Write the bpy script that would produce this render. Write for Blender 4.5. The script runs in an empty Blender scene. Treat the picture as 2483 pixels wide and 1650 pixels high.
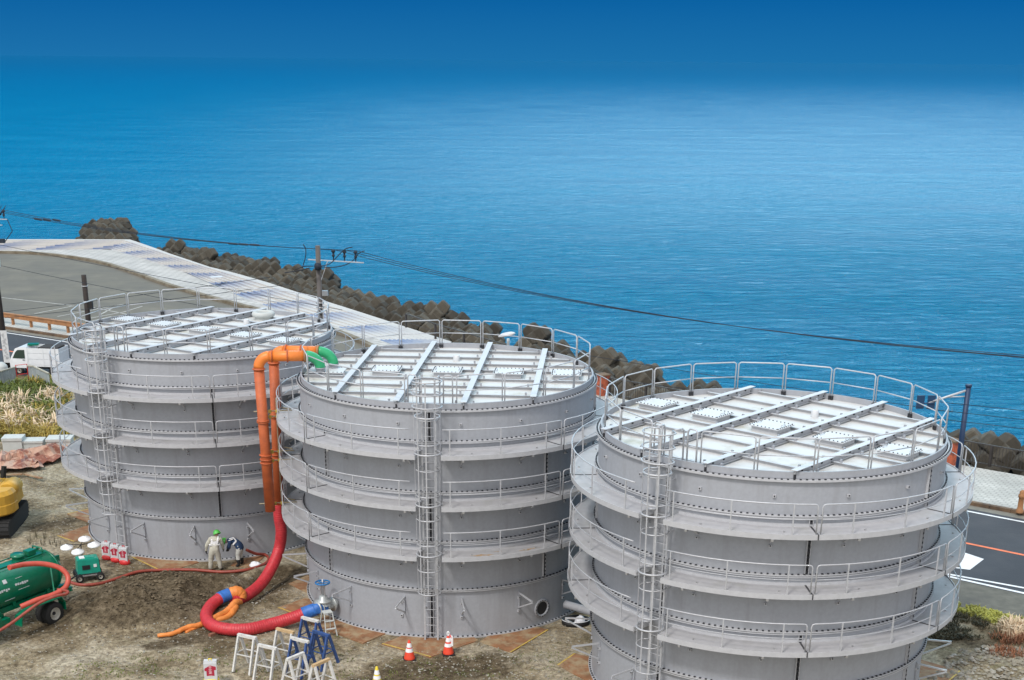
import bpy, bmesh, math, random
from math import sin, cos, pi, radians, sqrt, atan2
from mathutils import Vector, Matrix, noise
random.seed(7)
sc = bpy.context.scene
# ---------------------------------------------------------------- camera
F, PITCH, ROLL, CH, CY, PW, PH = 3375.305, .38284987, .00902, 19.378929, 1503.493, 2483.0, 1650.0
cd = bpy.data.cameras.new('camera'); cam = bpy.data.objects.new('camera', cd)
sc.collection.objects.link(cam); sc.camera = cam
cd.sensor_width = 36; cd.sensor_fit = 'HORIZONTAL'; cd.lens = F/PW*36
cd.shift_y = (PH/2-CY)/PW*-1*1.0
cd.clip_start = .5; cd.clip_end = 60000
cam.matrix_world = Matrix.Translation((0, 0, CH)) @ Matrix.Rotation(pi/2-PITCH, 4, 'X') @ Matrix.Rotation(ROLL, 4, 'Z')
# ---------------------------------------------------------------- world
w = bpy.data.worlds.new('World'); sc.world = w; w.use_nodes = True
nt = w.node_tree; N = nt.nodes; L = nt.links; N.clear()
def nd(t, **k):
    n = N.new(t)
    for a, b in k.items(): setattr(n, a, b)
    return n
SUN_EL, SUN_AZ = 52, -150       # sun from behind-left of the camera, high, veiled
out = nd('ShaderNodeOutputWorld'); bg = nd('ShaderNodeBackground')
sky = nd('ShaderNodeTexSky', sky_type='NISHITA', sun_disc=False, sun_elevation=radians(SUN_EL), sun_rotation=radians(SUN_AZ), dust_density=3.0, air_density=1.0)
tc = nd('ShaderNodeTexCoord'); sep = nd('ShaderNodeSeparateXYZ')
L.new(tc.outputs['Generated'], sep.inputs[0])
mx = nd('ShaderNodeMixRGB'); mx.inputs[0].default_value = .62; mx.inputs[2].default_value = (8.9, 9.0, 9.2, 1)
L.new(sky.outputs[0], mx.inputs[1])
# a pale brighter patch of cloud over the sea, right of the middle
dt = nd('ShaderNodeVectorMath', operation='DOT_PRODUCT'); v = Vector((.26, .84, .50)).normalized(); dt.inputs[1].default_value = v
L.new(tc.outputs['Generated'], dt.inputs[0])
mr = nd('ShaderNodeMapRange'); mr.inputs[1].default_value = .84; mr.inputs[2].default_value = 1; mr.inputs[3].default_value = .0; mr.inputs[4].default_value = 1; mr.interpolation_type = 'SMOOTHSTEP'
L.new(dt.outputs['Value'], mr.inputs[0])
rmp = nd('ShaderNodeValToRGB'); cr = rmp.color_ramp
cr.elements[0].position = 0; cr.elements[0].color = (.014, .195, .475, 1)
cr.elements[1].position = 1; cr.elements[1].color = (1, 1, 1, 1)
for p, c in ((.05, (.000, .105, .355, 1)), (.13, (.000, .18, .46, 1)), (.28, (.010, .32, .56, 1)), (.48, (.14, .55, .82, 1)), (.70, (.60, .82, .95, 1))):
    e = cr.elements.new(p); e.color = c
L.new(sep.outputs['Z'], rmp.inputs[0])
mul = nd('ShaderNodeMixRGB', blend_type='MULTIPLY'); mul.inputs[0].default_value = 1
L.new(mx.outputs[0], mul.inputs[1]); L.new(rmp.outputs[0], mul.inputs[2])
# the deep blue lies over the open sea only; inland the sky is plain bright overcast
sm = nd('ShaderNodeMapRange', interpolation_type='SMOOTHSTEP'); sm.inputs[1].default_value = -.15; sm.inputs[2].default_value = .45; L.new(sep.outputs['Y'], sm.inputs[0]); L.new(sm.outputs[0], mul.inputs[0])
# gradient alone must not depend on the Nishita whiteness near the horizon
glow = nd('ShaderNodeMixRGB', blend_type='ADD'); glow.inputs[2].default_value = (13, 18, 20, 1)
gm = nd('ShaderNodeMapRange'); gm.inputs[1].default_value = .10; gm.inputs[2].default_value = .32; L.new(sep.outputs['Z'], gm.inputs[0])
gx = nd('ShaderNodeMath', operation='MULTIPLY'); L.new(gm.outputs[0], gx.inputs[0]); L.new(mr.outputs[0], gx.inputs[1]); L.new(gx.outputs[0], glow.inputs[0]); L.new(mul.outputs[0], glow.inputs[1])
L.new(glow.outputs[0], bg.inputs['Color']); bg.inputs['Strength'].default_value = .13
L.new(bg.outputs[0], out.inputs[0])
# ---------------------------------------------------------------- sun
sd = bpy.data.lights.new('sun', 'SUN'); sd.energy = 1.7; sd.angle = radians(8); sd.color = (1, .97, .93)
so = bpy.data.objects.new('sun', sd); sc.collection.objects.link(so)
sdir = Vector((sin(radians(SUN_AZ))*cos(radians(SUN_EL)), cos(radians(SUN_AZ))*cos(radians(SUN_EL)), sin(radians(SUN_EL))))
so.rotation_euler = sdir.to_track_quat('Z', 'Y').to_euler(); so.location = (0, 0, 60)
sc.view_settings.view_transform = 'Standard'; sc.view_settings.look = 'None'; sc.view_settings.exposure = .18; sc.view_settings.gamma = 1
sc.render.engine = 'CYCLES'
try: sc.cycles.use_denoising = True
except Exception: pass
sc.cycles.max_bounces = 6; sc.cycles.sample_clamp_indirect = 4
C = sc.collection
# ---------------------------------------------------------------- helpers
_cp, _sp, _cr, _sr = cos(PITCH), sin(PITCH), cos(ROLL), sin(ROLL)
def ray(x, y):
    a = x-PW/2; b = y-CY; X = _cr*a+_sr*b; Y = -_sr*a+_cr*b
    return Vector((X/F, _cp-(Y/F)*_sp, -_sp-(Y/F)*_cp))
def at(x, y, z=0.):
    "point of the site seen at photo pixel x, y, lying at height z"
    d = ray(x, y); t = (z-CH)/d.z
    return Vector((d.x*t, d.y*t, z))
def atY(x, y, Y):
    d = ray(x, y); t = Y/d.y
    return Vector((d.x*t, Y, CH+d.z*t))
U = Vector((.797, -.604, 0)); NV = Vector((.604, .797, 0))      # along / across the coast road
def rd(u, n, z=0.): return U*u + NV*n + Vector((0, 0, z))

class MB:
    def __init__(s): s.v = []; s.f = []; s.m = []; s.s = []
    def add(s, vs, fs, m=0, sm=False):
        o = len(s.v); s.v += [tuple(p) for p in vs]
        for f in fs: s.f.append(tuple(i+o for i in f)); s.m.append(m); s.s.append(sm)
        return s
    def box(s, c, d, rz=0, m=0, M=None, taper=1):
        x, y, z = d[0]/2, d[1]/2, d[2]/2
        vs = [Vector((i*x*(taper if k > 0 else 1), j*y*(taper if k > 0 else 1), k*z)) for k in (-1, 1) for j in (-1, 1) for i in (-1, 1)]
        R = M if M is not None else Matrix.Rotation(rz, 3, 'Z')
        vs = [R @ p + Vector(c) for p in vs]
        return s.add(vs, [(0, 2, 3, 1), (4, 5, 7, 6), (0, 1, 5, 4), (2, 6, 7, 3), (0, 4, 6, 2), (1, 3, 7, 5)], m)
    def beam(s, a, b, w, h, m=0, up=(0, 0, 1)):
        a, b = Vector(a), Vector(b); d = (b-a); l = d.length; d.normalize(); u = Vector(up)
        x = d.cross(u)
        if x.length < 1e-4: x = d.cross(Vector((1, 0, 0)))
        x.normalize(); u = x.cross(d)
        M = Matrix((x, d, u)).transposed()
        return s.box((a+b)/2, (w, l, h), m=m, M=M)
    def tube(s, pts, r, n=6, m=0, closed=False, sm=True, caps=True):
        pts = [Vector(p) for p in pts]; k = len(pts); rs = r if hasattr(r, '__len__') else [r]*k
        vs = []; prev = None
        for i, p in enumerate(pts):
            a = pts[(i-1) % k] if (closed or i > 0) else p; b = pts[(i+1) % k] if (closed or i < k-1) else p
            t = (b-a)
            if t.length < 1e-9: t = Vector((0, 0, 1))
            t.normalize()
            if prev is None:
                x = t.cross(Vector((0, 0, 1)))
                if x.length < .05: x = t.cross(Vector((1, 0, 0)))
            else: x = prev - t*prev.dot(t)
            x.normalize(); prev = x; y = t.cross(x)
            for j in range(n):
                q = 2*pi*j/n; vs.append(p + (x*cos(q)+y*sin(q))*rs[i])
        fs = []
        for i in range(k if closed else k-1):
            i2 = (i+1) % k
            for j in range(n): fs.append((i*n+j, i*n+(j+1) % n, i2*n+(j+1) % n, i2*n+j))
        s.add(vs, fs, m, sm)
        if caps and not closed:
            o = len(s.v)-len(vs)
            s.f.append(tuple(o+j for j in reversed(range(n)))); s.m.append(m); s.s.append(False)
            s.f.append(tuple(o+(k-1)*n+j for j in range(n))); s.m.append(m); s.s.append(False)
        return s
    def sector(s, ri, ro, z0, z1, a0, a1, n, m=0, c=(0, 0)):
        full = abs(a1-a0) > 359.9; k = n if full else n+1; vs = []
        for i in range(k):
            a = radians(a0+(a1-a0)*i/n)
            for r, z in ((ri, z0), (ro, z0), (ro, z1), (ri, z1)): vs.append((c[0]+r*cos(a), c[1]+r*sin(a), z))
        fs = []
        for i in range(n):
            p, q = i*4, ((i+1) % k)*4
            for j in range(4): fs.append((p+j, q+j, q+(j+1) % 4, p+(j+1) % 4))
        if not full: fs += [(0, 1, 2, 3), (k*4-1, k*4-2, k*4-3, k*4-4)]
        return s.add(vs, [tuple(reversed(f)) for f in fs] if False else fs, m, False)
    def lathe(s, prof, n=24, c=(0, 0, 0), m=0, sm=True, M=None, a0=0, a1=360):
        k = len(prof); vs = []; full = abs(a1-a0) > 359; cols = n if full else n+1
        for i in range(cols):
            a = radians(a0+(a1-a0)*i/n)
            for r, z in prof:
                p = Vector((r*cos(a), r*sin(a), z))
                if M is not None: p = M @ p
                vs.append(p+Vector(c))
        fs = []
        for i in range(n):
            i2 = (i+1) % cols
            for j in range(k-1): fs.append((i*k+j, i2*k+j, i2*k+j+1, i*k+j+1))
        return s.add(vs, fs, m, sm)
    def build(s, name, mats, parent=None, label=None, cat=None, group=None, kind=None, autos=None):
        me = bpy.data.meshes.new(name); me.from_pydata(s.v, [], s.f)
        for mt in (mats if isinstance(mats, (list, tuple)) else [mats]): me.materials.append(mt)
        me.polygons.foreach_set('material_index', s.m); me.polygons.foreach_set('use_smooth', s.s); me.update()
        bm = bmesh.new(); bm.from_mesh(me); bmesh.ops.recalc_face_normals(bm, faces=bm.faces); bm.to_mesh(me); bm.free()
        o = bpy.data.objects.new(name, me); C.objects.link(o)
        if parent: o.parent = parent
        tag(o, label, cat, group, kind); return o
def tag(o, label=None, cat=None, group=None, kind=None):
    if label: o['label'] = label
    if cat: o['category'] = cat
    if group: o['group'] = group
    if kind: o['kind'] = kind
    return o
def thing(name, loc, rz=0, label=None, cat=None, group=None):
    o = bpy.data.objects.new(name, None); C.objects.link(o); o.location = loc; o.rotation_euler = (0, 0, rz)
    o.empty_display_size = .3
    return tag(o, label, cat, group)
def kids(o): return [c for c in ALLK.get(o.name, [])]
def copy_tree(o, parent=None, skip=()):
    c = o.copy(); C.objects.link(c)
    if parent: c.parent = parent
    for ch in list(o.children):
        if ch not in skip: copy_tree(ch, c, skip)
    return c
# ---------------------------------------------------------------- materials
def mat(name, col, rough=.7, metal=0, var=.12, scale=3., bump=0., bscale=None, spec=.5, col2=None, c2=(.5, .65), c2s=1.5, coat=0, c2v=None):
    m = bpy.data.materials.new(name); m.use_nodes = True; t = m.node_tree; n = t.nodes; l = t.links
    b = n['Principled BSDF']; b.inputs['Roughness'].default_value = rough; b.inputs['Metallic'].default_value = metal
    b.inputs['Specular IOR Level'].default_value = spec; b.inputs['Coat Weight'].default_value = coat
    tcn = n.new('ShaderNodeTexCoord'); nz = n.new('ShaderNodeTexNoise'); nz.inputs['Scale'].default_value = scale; nz.inputs['Detail'].default_value = 6
    l.new(tcn.outputs['Object'], nz.inputs['Vector'])
    r = n.new('ShaderNodeMapRange'); r.inputs[1].default_value = .3; r.inputs[2].default_value = .7; r.inputs[3].default_value = 1-var; r.inputs[4].default_value = 1+var
    l.new(nz.outputs['Fac'], r.inputs[0])
    cm = n.new('ShaderNodeMixRGB'); cm.blend_type = 'MULTIPLY'; cm.inputs[0].default_value = 1; cm.inputs[1].default_value = (*col, 1)
    l.new(r.outputs[0], cm.inputs[2]); last = cm.outputs[0]
    if col2:
        n2 = n.new('ShaderNodeTexNoise'); n2.inputs['Scale'].default_value = c2s; n2.inputs['Detail'].default_value = 8; n2.inputs['Roughness'].default_value = .65
        l.new(tcn.outputs['Object'], n2.inputs['Vector'])
        if c2v:
            mp = n.new('ShaderNodeMapping'); mp.inputs['Scale'].default_value = c2v; l.new(tcn.outputs['Object'], mp.inputs[0]); l.new(mp.outputs[0], n2.inputs['Vector'])
        r2 = n.new('ShaderNodeMapRange'); r2.inputs[1].default_value = c2[0]; r2.inputs[2].default_value = c2[1]; l.new(n2.outputs['Fac'], r2.inputs[0])
        m2 = n.new('ShaderNodeMixRGB'); m2.inputs[2].default_value = (*col2, 1); l.new(r2.outputs[0], m2.inputs[0]); l.new(last, m2.inputs[1]); last = m2.outputs[0]
    l.new(last, b.inputs['Base Color'])
    if bump:
        bn = n.new('ShaderNodeBump'); bn.inputs['Strength'].default_value = bump; bn.inputs['Distance'].default_value = .05
        n3 = n.new('ShaderNodeTexNoise'); n3.inputs['Scale'].default_value = bscale or scale*4; n3.inputs['Detail'].default_value = 5
        l.new(tcn.outputs['Object'], n3.inputs['Vector']); l.new(n3.outputs['Fac'], bn.inputs['Height']); l.new(bn.outputs[0], b.inputs['Normal'])
    return m
M = dict(
 tank=mat('tank_paint', (.345, .358, .386), .55, var=.05, scale=9, col2=(.285, .29, .305), c2=(.50, .80), c2s=1.6, c2v=(1.6, 1.6, .16), bump=.02),
 trim=mat('trim_paint', (.46, .465, .48), .5, var=.06, scale=6),
 deck=mat('deck_paint', (.43, .425, .435), .6, var=.06, scale=4, col2=(.36, .355, .34), c2=(.52, .75), c2s=1.2),
 galv=mat('galvanised', (.50, .51, .53), .45, .25, var=.1, scale=10),
 roof=mat('roof_sheet', (.58, .58, .565), .6, var=.03, scale=3, col2=(.42, .395, .30), c2=(.54, .72), c2s=.9),
 white=mat('white_paint', (.58, .59, .60), .5, var=.04, scale=5),
 beam=mat('beam_white', (.53, .54, .565), .5, var=.04, scale=5),
 bolt=mat('bolt_dark', (.035, .036, .042), .5, .3),
 darkgap=mat('dark_gap', (.05, .05, .055), .8),
 rust=mat('rust_plate', (.27, .13, .06), .85, var=.25, scale=2.5, col2=(.36, .27, .16), c2=(.45, .62), c2s=1.6, bump=.1),
 yellowline=mat('worn_yellow', (.55, .40, .08), .8, var=.3, scale=8),
 orange=mat('orange_pipe', (.50, .115, .035), .6, var=.12, scale=4, col2=(.34, .085, .035), c2=(.5, .8), c2s=2.5),
 orange2=mat('orange_elbow', (.80, .22, .035), .45, var=.07, scale=4),
 green_hose=mat('green_elbow', (.03, .36, .15), .4, var=.08, scale=5),
 redhose=mat('red_hose', (.52, .035, .045), .42, var=.15, scale=7, bump=.25, bscale=25),
 dullred=mat('dull_red_hose', (.30, .055, .035), .5, var=.2, scale=6),
 redor=mat('vacuum_hose', (.52, .08, .05), .45, var=.12, scale=6),
 blue=mat('blue_band', (.03, .14, .45), .5, var=.2, scale=8),
 orfilm=mat('orange_film', (.75, .24, .05), .5, var=.2, scale=5, bump=.4, bscale=9),
 bluesaw=mat('blue_paint', (.035, .085, .25), .6, var=.25, scale=8, col2=(.02, .04, .08), c2=(.55, .7), c2s=5),
 whitesaw=mat('white_worn_paint', (.62, .61, .58), .7, var=.12, scale=7, col2=(.35, .31, .25), c2=(.6, .72), c2s=6),
 wood=mat('bare_wood', (.55, .38, .20), .8, var=.2, scale=9),
 tgreen=mat('truck_green', (.0, .15, .075), .32, var=.12, scale=5, coat=.3),
 ggreen=mat('generator_green', (.01, .30, .21), .4, var=.12, scale=5, coat=.2),
 rubber=mat('rubber', (.018, .018, .018), .85, var=.2, scale=10),
 black=mat('black', (.015, .015, .016), .6),
 steel=mat('steel', (.42, .42, .42), .35, .5, var=.1),
 valve=mat('valve_grey', (.42, .44, .43), .4, .3, var=.1),
 red=mat('red_plastic', (.62, .03, .03), .45, var=.08),
 signred=mat('sign_red', (.42, .02, .05), .5, var=.05),
 cone=mat('cone_red', (.78, .07, .03), .45, var=.06),
 yellow=mat('cone_yellow', (.78, .60, .05), .45, var=.06),
 reflect=mat('reflective_white', (.85, .85, .85), .4, var=.03),
 exc=mat('excavator_yellow', (.60, .34, .04), .5, var=.1, scale=5),
 pole=mat('pole_concrete', (.11, .10, .095), .85, var=.15, scale=2),
 poledark=mat('pole_dark', (.035, .028, .025), .85, var=.2, scale=3),
 navy=mat('sign_pole_blue', (.012, .035, .09), .5, var=.1),
 wire=mat('wire', (.012, .02, .035), .7),
 guard=mat('guard_brown', (.36, .17, .07), .7, var=.15, scale=4, col2=(.22, .12, .06), c2=(.5, .7)),
 fence=mat('fence_dark', (.045, .04, .038), .6, var=.2),
 brick=mat('red_post', (.42, .10, .045), .8, var=.25, scale=4, col2=(.2, .06, .04), c2=(.5, .6), c2s=3),
 block=mat('wave_block', (.080, .071, .054), .95, var=.3, scale=.9, col2=(.042, .038, .029), c2=(.45, .66), c2s=.8, bump=.35, bscale=5),
 kerb=mat('kerb_stone', (.22, .19, .14), .9, var=.2, scale=1.5, col2=(.13, .10, .06), c2=(.45, .65), c2s=.7),
 kerbb=mat('kerb_brown', (.17, .11, .065), .9, var=.2, scale=1.5, col2=(.09, .06, .04), c2=(.45, .6), c2s=.9),
 tarp=mat('tarp_pink', (.50, .31, .22), .6, var=.2, scale=2, col2=(.22, .07, .04), c2=(.46, .58), c2s=1.2),
 foam=mat('foam_white', (.50, .52, .50), .8, var=.06, scale=3),
 bag=mat('white_bag', (.78, .80, .84), .6, var=.06, bump=.5, bscale=6),
 glass=mat('window_glass', (.01, .03, .02), .08, var=.05),
 sheet=mat('corrugated', (.30, .34, .35), .6, var=.15, scale=2, col2=(.25, .15, .08), c2=(.62, .75), c2s=2),
 skin=mat('skin', (.45, .27, .2), .6), beige=mat('coverall_beige', (.48, .46, .38), .85, var=.1, scale=12, bump=.2, bscale=14),
 navycl=mat('navy_jacket', (.015, .04, .10), .8, var=.2, scale=10), trous=mat('trousers_grey', (.50, .50, .46), .85, var=.12, scale=12, bump=.2, bscale=14),
 helmet=mat('helmet_green', (.10, .50, .08), .25, var=.04, coat=.4),
 grassg=mat('weeds_green', (.12, .15, .025), .8, var=.45, scale=.8), reed=mat('reeds_yellow', (.38, .28, .06), .85, var=.35, scale=.7),
 plume=mat('reed_plumes', (.66, .52, .36), .85, var=.25, scale=1), verge=mat('verge_grass', (.33, .33, .07), .85, var=.35, scale=.8),
 bush=mat('dark_scrub', (.055, .048, .022), .85, var=.5, scale=1.2), redgrass=mat('red_dry_grass', (.26, .11, .055), .85, var=.4, scale=1.2),
 stone=mat('gravel_stone', (.30, .28, .23), .9, var=.3, scale=.9, col2=(.5, .48, .42), c2=(.55, .7), c2s=1.7),
)

def per_object(m, lo, hi):
    "blocks cast at different times: each one a little lighter or darker than the next"
    t = m.node_tree; b = t.nodes['Principled BSDF']; src = b.inputs['Base Color'].links[0].from_socket
    oi = t.nodes.new('ShaderNodeObjectInfo'); r = t.nodes.new('ShaderNodeMapRange'); r.inputs[3].default_value = lo; r.inputs[4].default_value = hi; t.links.new(oi.outputs['Random'], r.inputs[0])
    k = t.nodes.new('ShaderNodeMixRGB'); k.blend_type = 'MULTIPLY'; k.inputs[0].default_value = 1; t.links.new(src, k.inputs[1]); t.links.new(r.outputs[0], k.inputs[2]); t.links.new(k.outputs[0], b.inputs['Base Color'])
per_object(M['block'], .6, 1.5)
# ---------------------------------------------------------------- sea
SEA = -3.2
def sea_mat():
    m = bpy.data.materials.new('sea_water'); m.use_nodes = True; t = m.node_tree; n = t.nodes; l = t.links
    b = n['Principled BSDF']; b.inputs['Roughness'].default_value = .16; b.inputs['IOR'].default_value = 1.34
    g = n.new('ShaderNodeNewGeometry')
    mp = n.new('ShaderNodeMapping'); mp.inputs['Rotation'].default_value = (0, 0, radians(-14)); mp.inputs['Scale'].default_value = (.30, .62, 1)
    l.new(g.outputs['Position'], mp.inputs[0])
    n1 = n.new('ShaderNodeTexNoise'); n1.inputs['Scale'].default_value = 1.0; n1.inputs['Detail'].default_value = 5; n1.inputs['Roughness'].default_value = .62; n1.inputs['Distortion'].default_value = .4
    l.new(mp.outputs[0], n1.inputs['Vector'])
    mp2 = n.new('ShaderNodeMapping'); mp2.inputs['Rotation'].default_value = (0, 0, radians(10)); mp2.inputs['Scale'].default_value = (.045, .075, 1)
    l.new(g.outputs['Position'], mp2.inputs[0])
    n2 = n.new('ShaderNodeTexNoise'); n2.inputs['Scale'].default_value = 1; n2.inputs['Detail'].default_value = 4
    l.new(mp2.outputs[0], n2.inputs['Vector'])
    ad = n.new('ShaderNodeMath'); ad.operation = 'MULTIPLY_ADD'; ad.inputs[1].default_value = 1.2; l.new(n2.outputs['Fac'], ad.inputs[0]); l.new(n1.outputs['Fac'], ad.inputs[2])
    bp = n.new('ShaderNodeBump'); bp.inputs['Strength'].default_value = 1; bp.inputs['Distance'].default_value = .75
    sy = n.new('ShaderNodeSeparateXYZ'); l.new(g.outputs['Position'], sy.inputs[0])
    fd = n.new('ShaderNodeMapRange'); fd.inputs[1].default_value = 1; fd.inputs[2].default_value = 2
    lg = n.new('ShaderNodeMath'); lg.operation = 'LOGARITHM'; lg.inputs[1].default_value = 10; l.new(sy.outputs['Y'], lg.inputs[0]); dv = n.new('ShaderNodeMath'); dv.operation = 'DIVIDE'; dv.inputs[0].default_value = 210; l.new(sy.outputs['Y'], dv.inputs[1])
    pw = n.new('ShaderNodeMath'); pw.operation = 'POWER'; pw.inputs[1].default_value = 2.0; l.new(dv.outputs[0], pw.inputs[0]); mn = n.new('ShaderNodeMath'); mn.operation = 'MINIMUM'; mn.inputs[1].default_value = 2.2; l.new(pw.outputs[0], mn.inputs[0]); ff = n.new('ShaderNodeMapRange'); ff.interpolation_type = 'SMOOTHSTEP'; ff.inputs[1].default_value = 2.45; ff.inputs[2].default_value = 3.12; ff.inputs[3].default_value = 1; ff.inputs[4].default_value = 0; l.new(lg.outputs[0], ff.inputs[0])
    mf = n.new('ShaderNodeMath'); mf.operation = 'MULTIPLY'; d3 = n.new('ShaderNodeMath'); d3.operation = 'DIVIDE'; d3.inputs[0].default_value = 300; l.new(sy.outputs['Y'], d3.inputs[1]); p3_ = n.new('ShaderNodeMath'); p3_.operation = 'POWER'; p3_.inputs[1].default_value = .75; l.new(d3.outputs[0], p3_.inputs[0]); m3 = n.new('ShaderNodeMath'); m3.operation = 'MULTIPLY'; m3.inputs[1].default_value = .43; l.new(p3_.outputs[0], m3.inputs[0]); mf.operation = 'MAXIMUM'; l.new(mn.outputs[0], mf.inputs[0]); l.new(m3.outputs[0], mf.inputs[1]); wp = n.new('ShaderNodeMath'); wp.operation = 'MULTIPLY'; l.new(mf.outputs[0], wp.inputs[0]); l.new(wp.outputs[0], bp.inputs['Distance'])
    fr_ = n.new('ShaderNodeMapRange'); fr_.inputs[1].default_value = 2.1; fr_.inputs[2].default_value = 3.2; fr_.inputs[3].default_value = .17; fr_.inputs[4].default_value = .012; rd_ = n.new('ShaderNodeMath'); rd_.operation = 'DIVIDE'; rd_.inputs[0].default_value = 200; l.new(sy.outputs['Y'], rd_.inputs[1]); rp = n.new('ShaderNodeMath'); rp.operation = 'POWER'; rp.inputs[1].default_value = .24; l.new(rd_.outputs[0], rp.inputs[0]); rm_ = n.new('ShaderNodeMath'); rm_.operation = 'MULTIPLY'; rm_.inputs[1].default_value = .148; l.new(rp.outputs[0], rm_.inputs[0]); rn_ = n.new('ShaderNodeMath'); rn_.operation = 'MINIMUM'; ra_ = n.new('ShaderNodeMapRange'); ra_.interpolation_type = 'SMOOTHSTEP'; ra_.inputs[1].default_value = 130; ra_.inputs[2].default_value = 380; ra_.inputs[3].default_value = .09; ra_.inputs[4].default_value = .24; l.new(sy.outputs['Y'], ra_.inputs[0]); l.new(ra_.outputs[0], rn_.inputs[1]); l.new(rm_.outputs[0], rn_.inputs[0]); l.new(rn_.outputs[0], b.inputs['Roughness'])
    l.new(ad.outputs[0], bp.inputs['Height']); l.new(bp.outputs[0], b.inputs['Normal'])
    # patches of wind-roughened and smoother water
    mp3 = n.new('ShaderNodeMapping'); mp3.inputs['Scale'].default_value = (.006, .016, 1); l.new(g.outputs['Position'], mp3.inputs[0])
    n3 = n.new('ShaderNodeTexNoise'); n3.inputs['Detail'].default_value = 5; l.new(mp3.outputs[0], n3.inputs['Vector'])
    wr = n.new('ShaderNodeMapRange'); wr.inputs[1].default_value = .35; wr.inputs[2].default_value = .65; wr.inputs[3].default_value = .8; wr.inputs[4].default_value = 1.2; l.new(n3.outputs['Fac'], wr.inputs[0]); l.new(wr.outputs[0], wp.inputs[1])
    r = n.new('ShaderNodeValToRGB'); r.color_ramp.elements[0].position = .3; r.color_ramp.elements[0].color = (.000, .160, .300, 1)
    r.color_ramp.elements[1].position = .7; r.color_ramp.elements[1].color = (.000, .205, .365, 1)
    l.new(n3.outputs['Fac'], r.inputs[0]); l.new(r.outputs[0], b.inputs['Base Color'])
    return m
MB().add([(-30000, 20, SEA), (30000, 20, SEA), (30000, 50000, SEA), (-30000, 50000, SEA)], [(0, 1, 2, 3)]).build('sea', sea_mat(), kind='structure')
# ---------------------------------------------------------------- shore lines (world x, y)
def p2(x, y, z): v = at(x, y, z); return (v.x, v.y)
OUT = [(-260, 160.)] + [p2(x, y, z) for x, y, z in ((0, 582, .95), (306, 582, .95), (400, 614, .95), (500, 647, .95), (643, 687, .95), (740, 719, .8), (830, 747, .6), (920, 776, .4), (999, 802, .25), (1092, 832, .17))] + \
      [p2(x, y, .15) for x, y in ((1250, 884), (1480, 962))] + [tuple(rd(u, 69.6)[:2]) for u in (-44, -28, -10, 10, 60, 160)]
def lerp_line(line, x):
    for a, b in zip(line, line[1:]):
        if a[0] <= x <= b[0]: t = (x-a[0])/max(1e-6, b[0]-a[0]); return a[1]+(b[1]-a[1])*t
    return line[-1][1] if x > line[-1][0] else line[0][1]
OUT = sorted(OUT)
# ---------------------------------------------------------------- ground: one displaced sheet
def fbm(x, y, s, o=4): return noise.fractal(Vector((x*s, y*s, 3.1)), 1, 2.1, o)
mound_c = (-13.8, 49.4)
def soil(x, y):
    dx, dy = x-mound_c[0], y-mound_c[1]
    u = dx*.85+dy*.5; v = -dx*.5+dy*.85
    return sqrt((u/3.4)**2+(v/2.3)**2)
def seg(p, a, b):
    ax, ay = a; bx, by = b; dx, dy = bx-ax, by-ay
    t = max(0, min(1, ((p[0]-ax)*dx+(p[1]-ay)*dy)/(dx*dx+dy*dy))); return sqrt((p[0]-ax-dx*t)**2+(p[1]-ay-dy*t)**2)
TR = ((-9.3, 52.6), (-10.6, 49.9))
TANKS = [(-13.295, 59.835, radians(-31.2)), (-2.496, 51.815, radians(-3.8)), (8.253, 43.768, radians(-41.6))]
def gz(x, y):
    n = x*.604+y*.797
    near = min(1, max(0, (48.6-n)/2.5))
    if near <= 0: return 0.
    for tx, ty, _ in TANKS:
        near *= min(1, max(0, (sqrt((x-tx)**2+(y-ty)**2)-6.0)/1.6))
    z = fbm(x, y, .22)*.07+fbm(x, y, 1.1)*.035+fbm(x, y, 3.3, 3)*.018
    q = soil(x, y)
    if q < 1.25:
        k = max(0, 1-q*q*.75)
        z += k*(.78+.34*fbm(x, y, .8)+.12*fbm(x, y, 2.6))
    t = seg((x, y), *TR)
    z -= .38*max(0, 1-t/.75)
    z += .22*max(0, 1-abs(t-1.15)/.5)
    # tyre ruts in the lower left
    r = (x*.35+y*.94); z += .05*sin(r*3.2)*min(1, max(0, (46.2-y)/2))
    hz = min(seg((x, y), (-11.0, 49.9), (-11.35, 48.7)), seg((x, y), (-11.35, 48.7), (-11.2, 47.5)), seg((x, y), (-11.2, 47.5), (-10.4, 46.4)), seg((x, y), (-10.4, 46.4), (-8.2, 47.2)))
    if hz < 1.3: z = min(z, .06+.45*max(0, hz-.35))
    return z*near
xs = [-260, -150, -100, -70, -50, -40, -34] + [-30+.22*i for i in range(int(52/.22))] + [22.4, 26, 32, 45, 70, 110]
ys = [-20, 0, 15, 25, 30, 34] + [36.5+.22*i for i in range(int(33/.22))] + [71, 76, 84, 95, 110, 140, 170]
vs, fs, at1, at2 = [], [], [], []
for x in xs:
    top = lerp_line(OUT, x)-.3
    for y in ys:
        yy = min(y, top) if y < 170 else top
        vs.append((x, yy, gz(x, yy)-.02 if x*.604+yy*.797 > 46 else gz(x, yy)))
ny = len(ys)
for i in range(len(xs)-1):
    for j in range(ny-1):
        a = i*ny+j
        if abs(vs[a][1]-vs[a+1][1]) < 1e-6 and abs(vs[a+ny][1]-vs[a+ny+1][1]) < 1e-6: continue
        fs.append((a, a+ny, a+ny+1, a+1))
g = MB(); g.add(vs, fs, 0, True)
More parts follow.
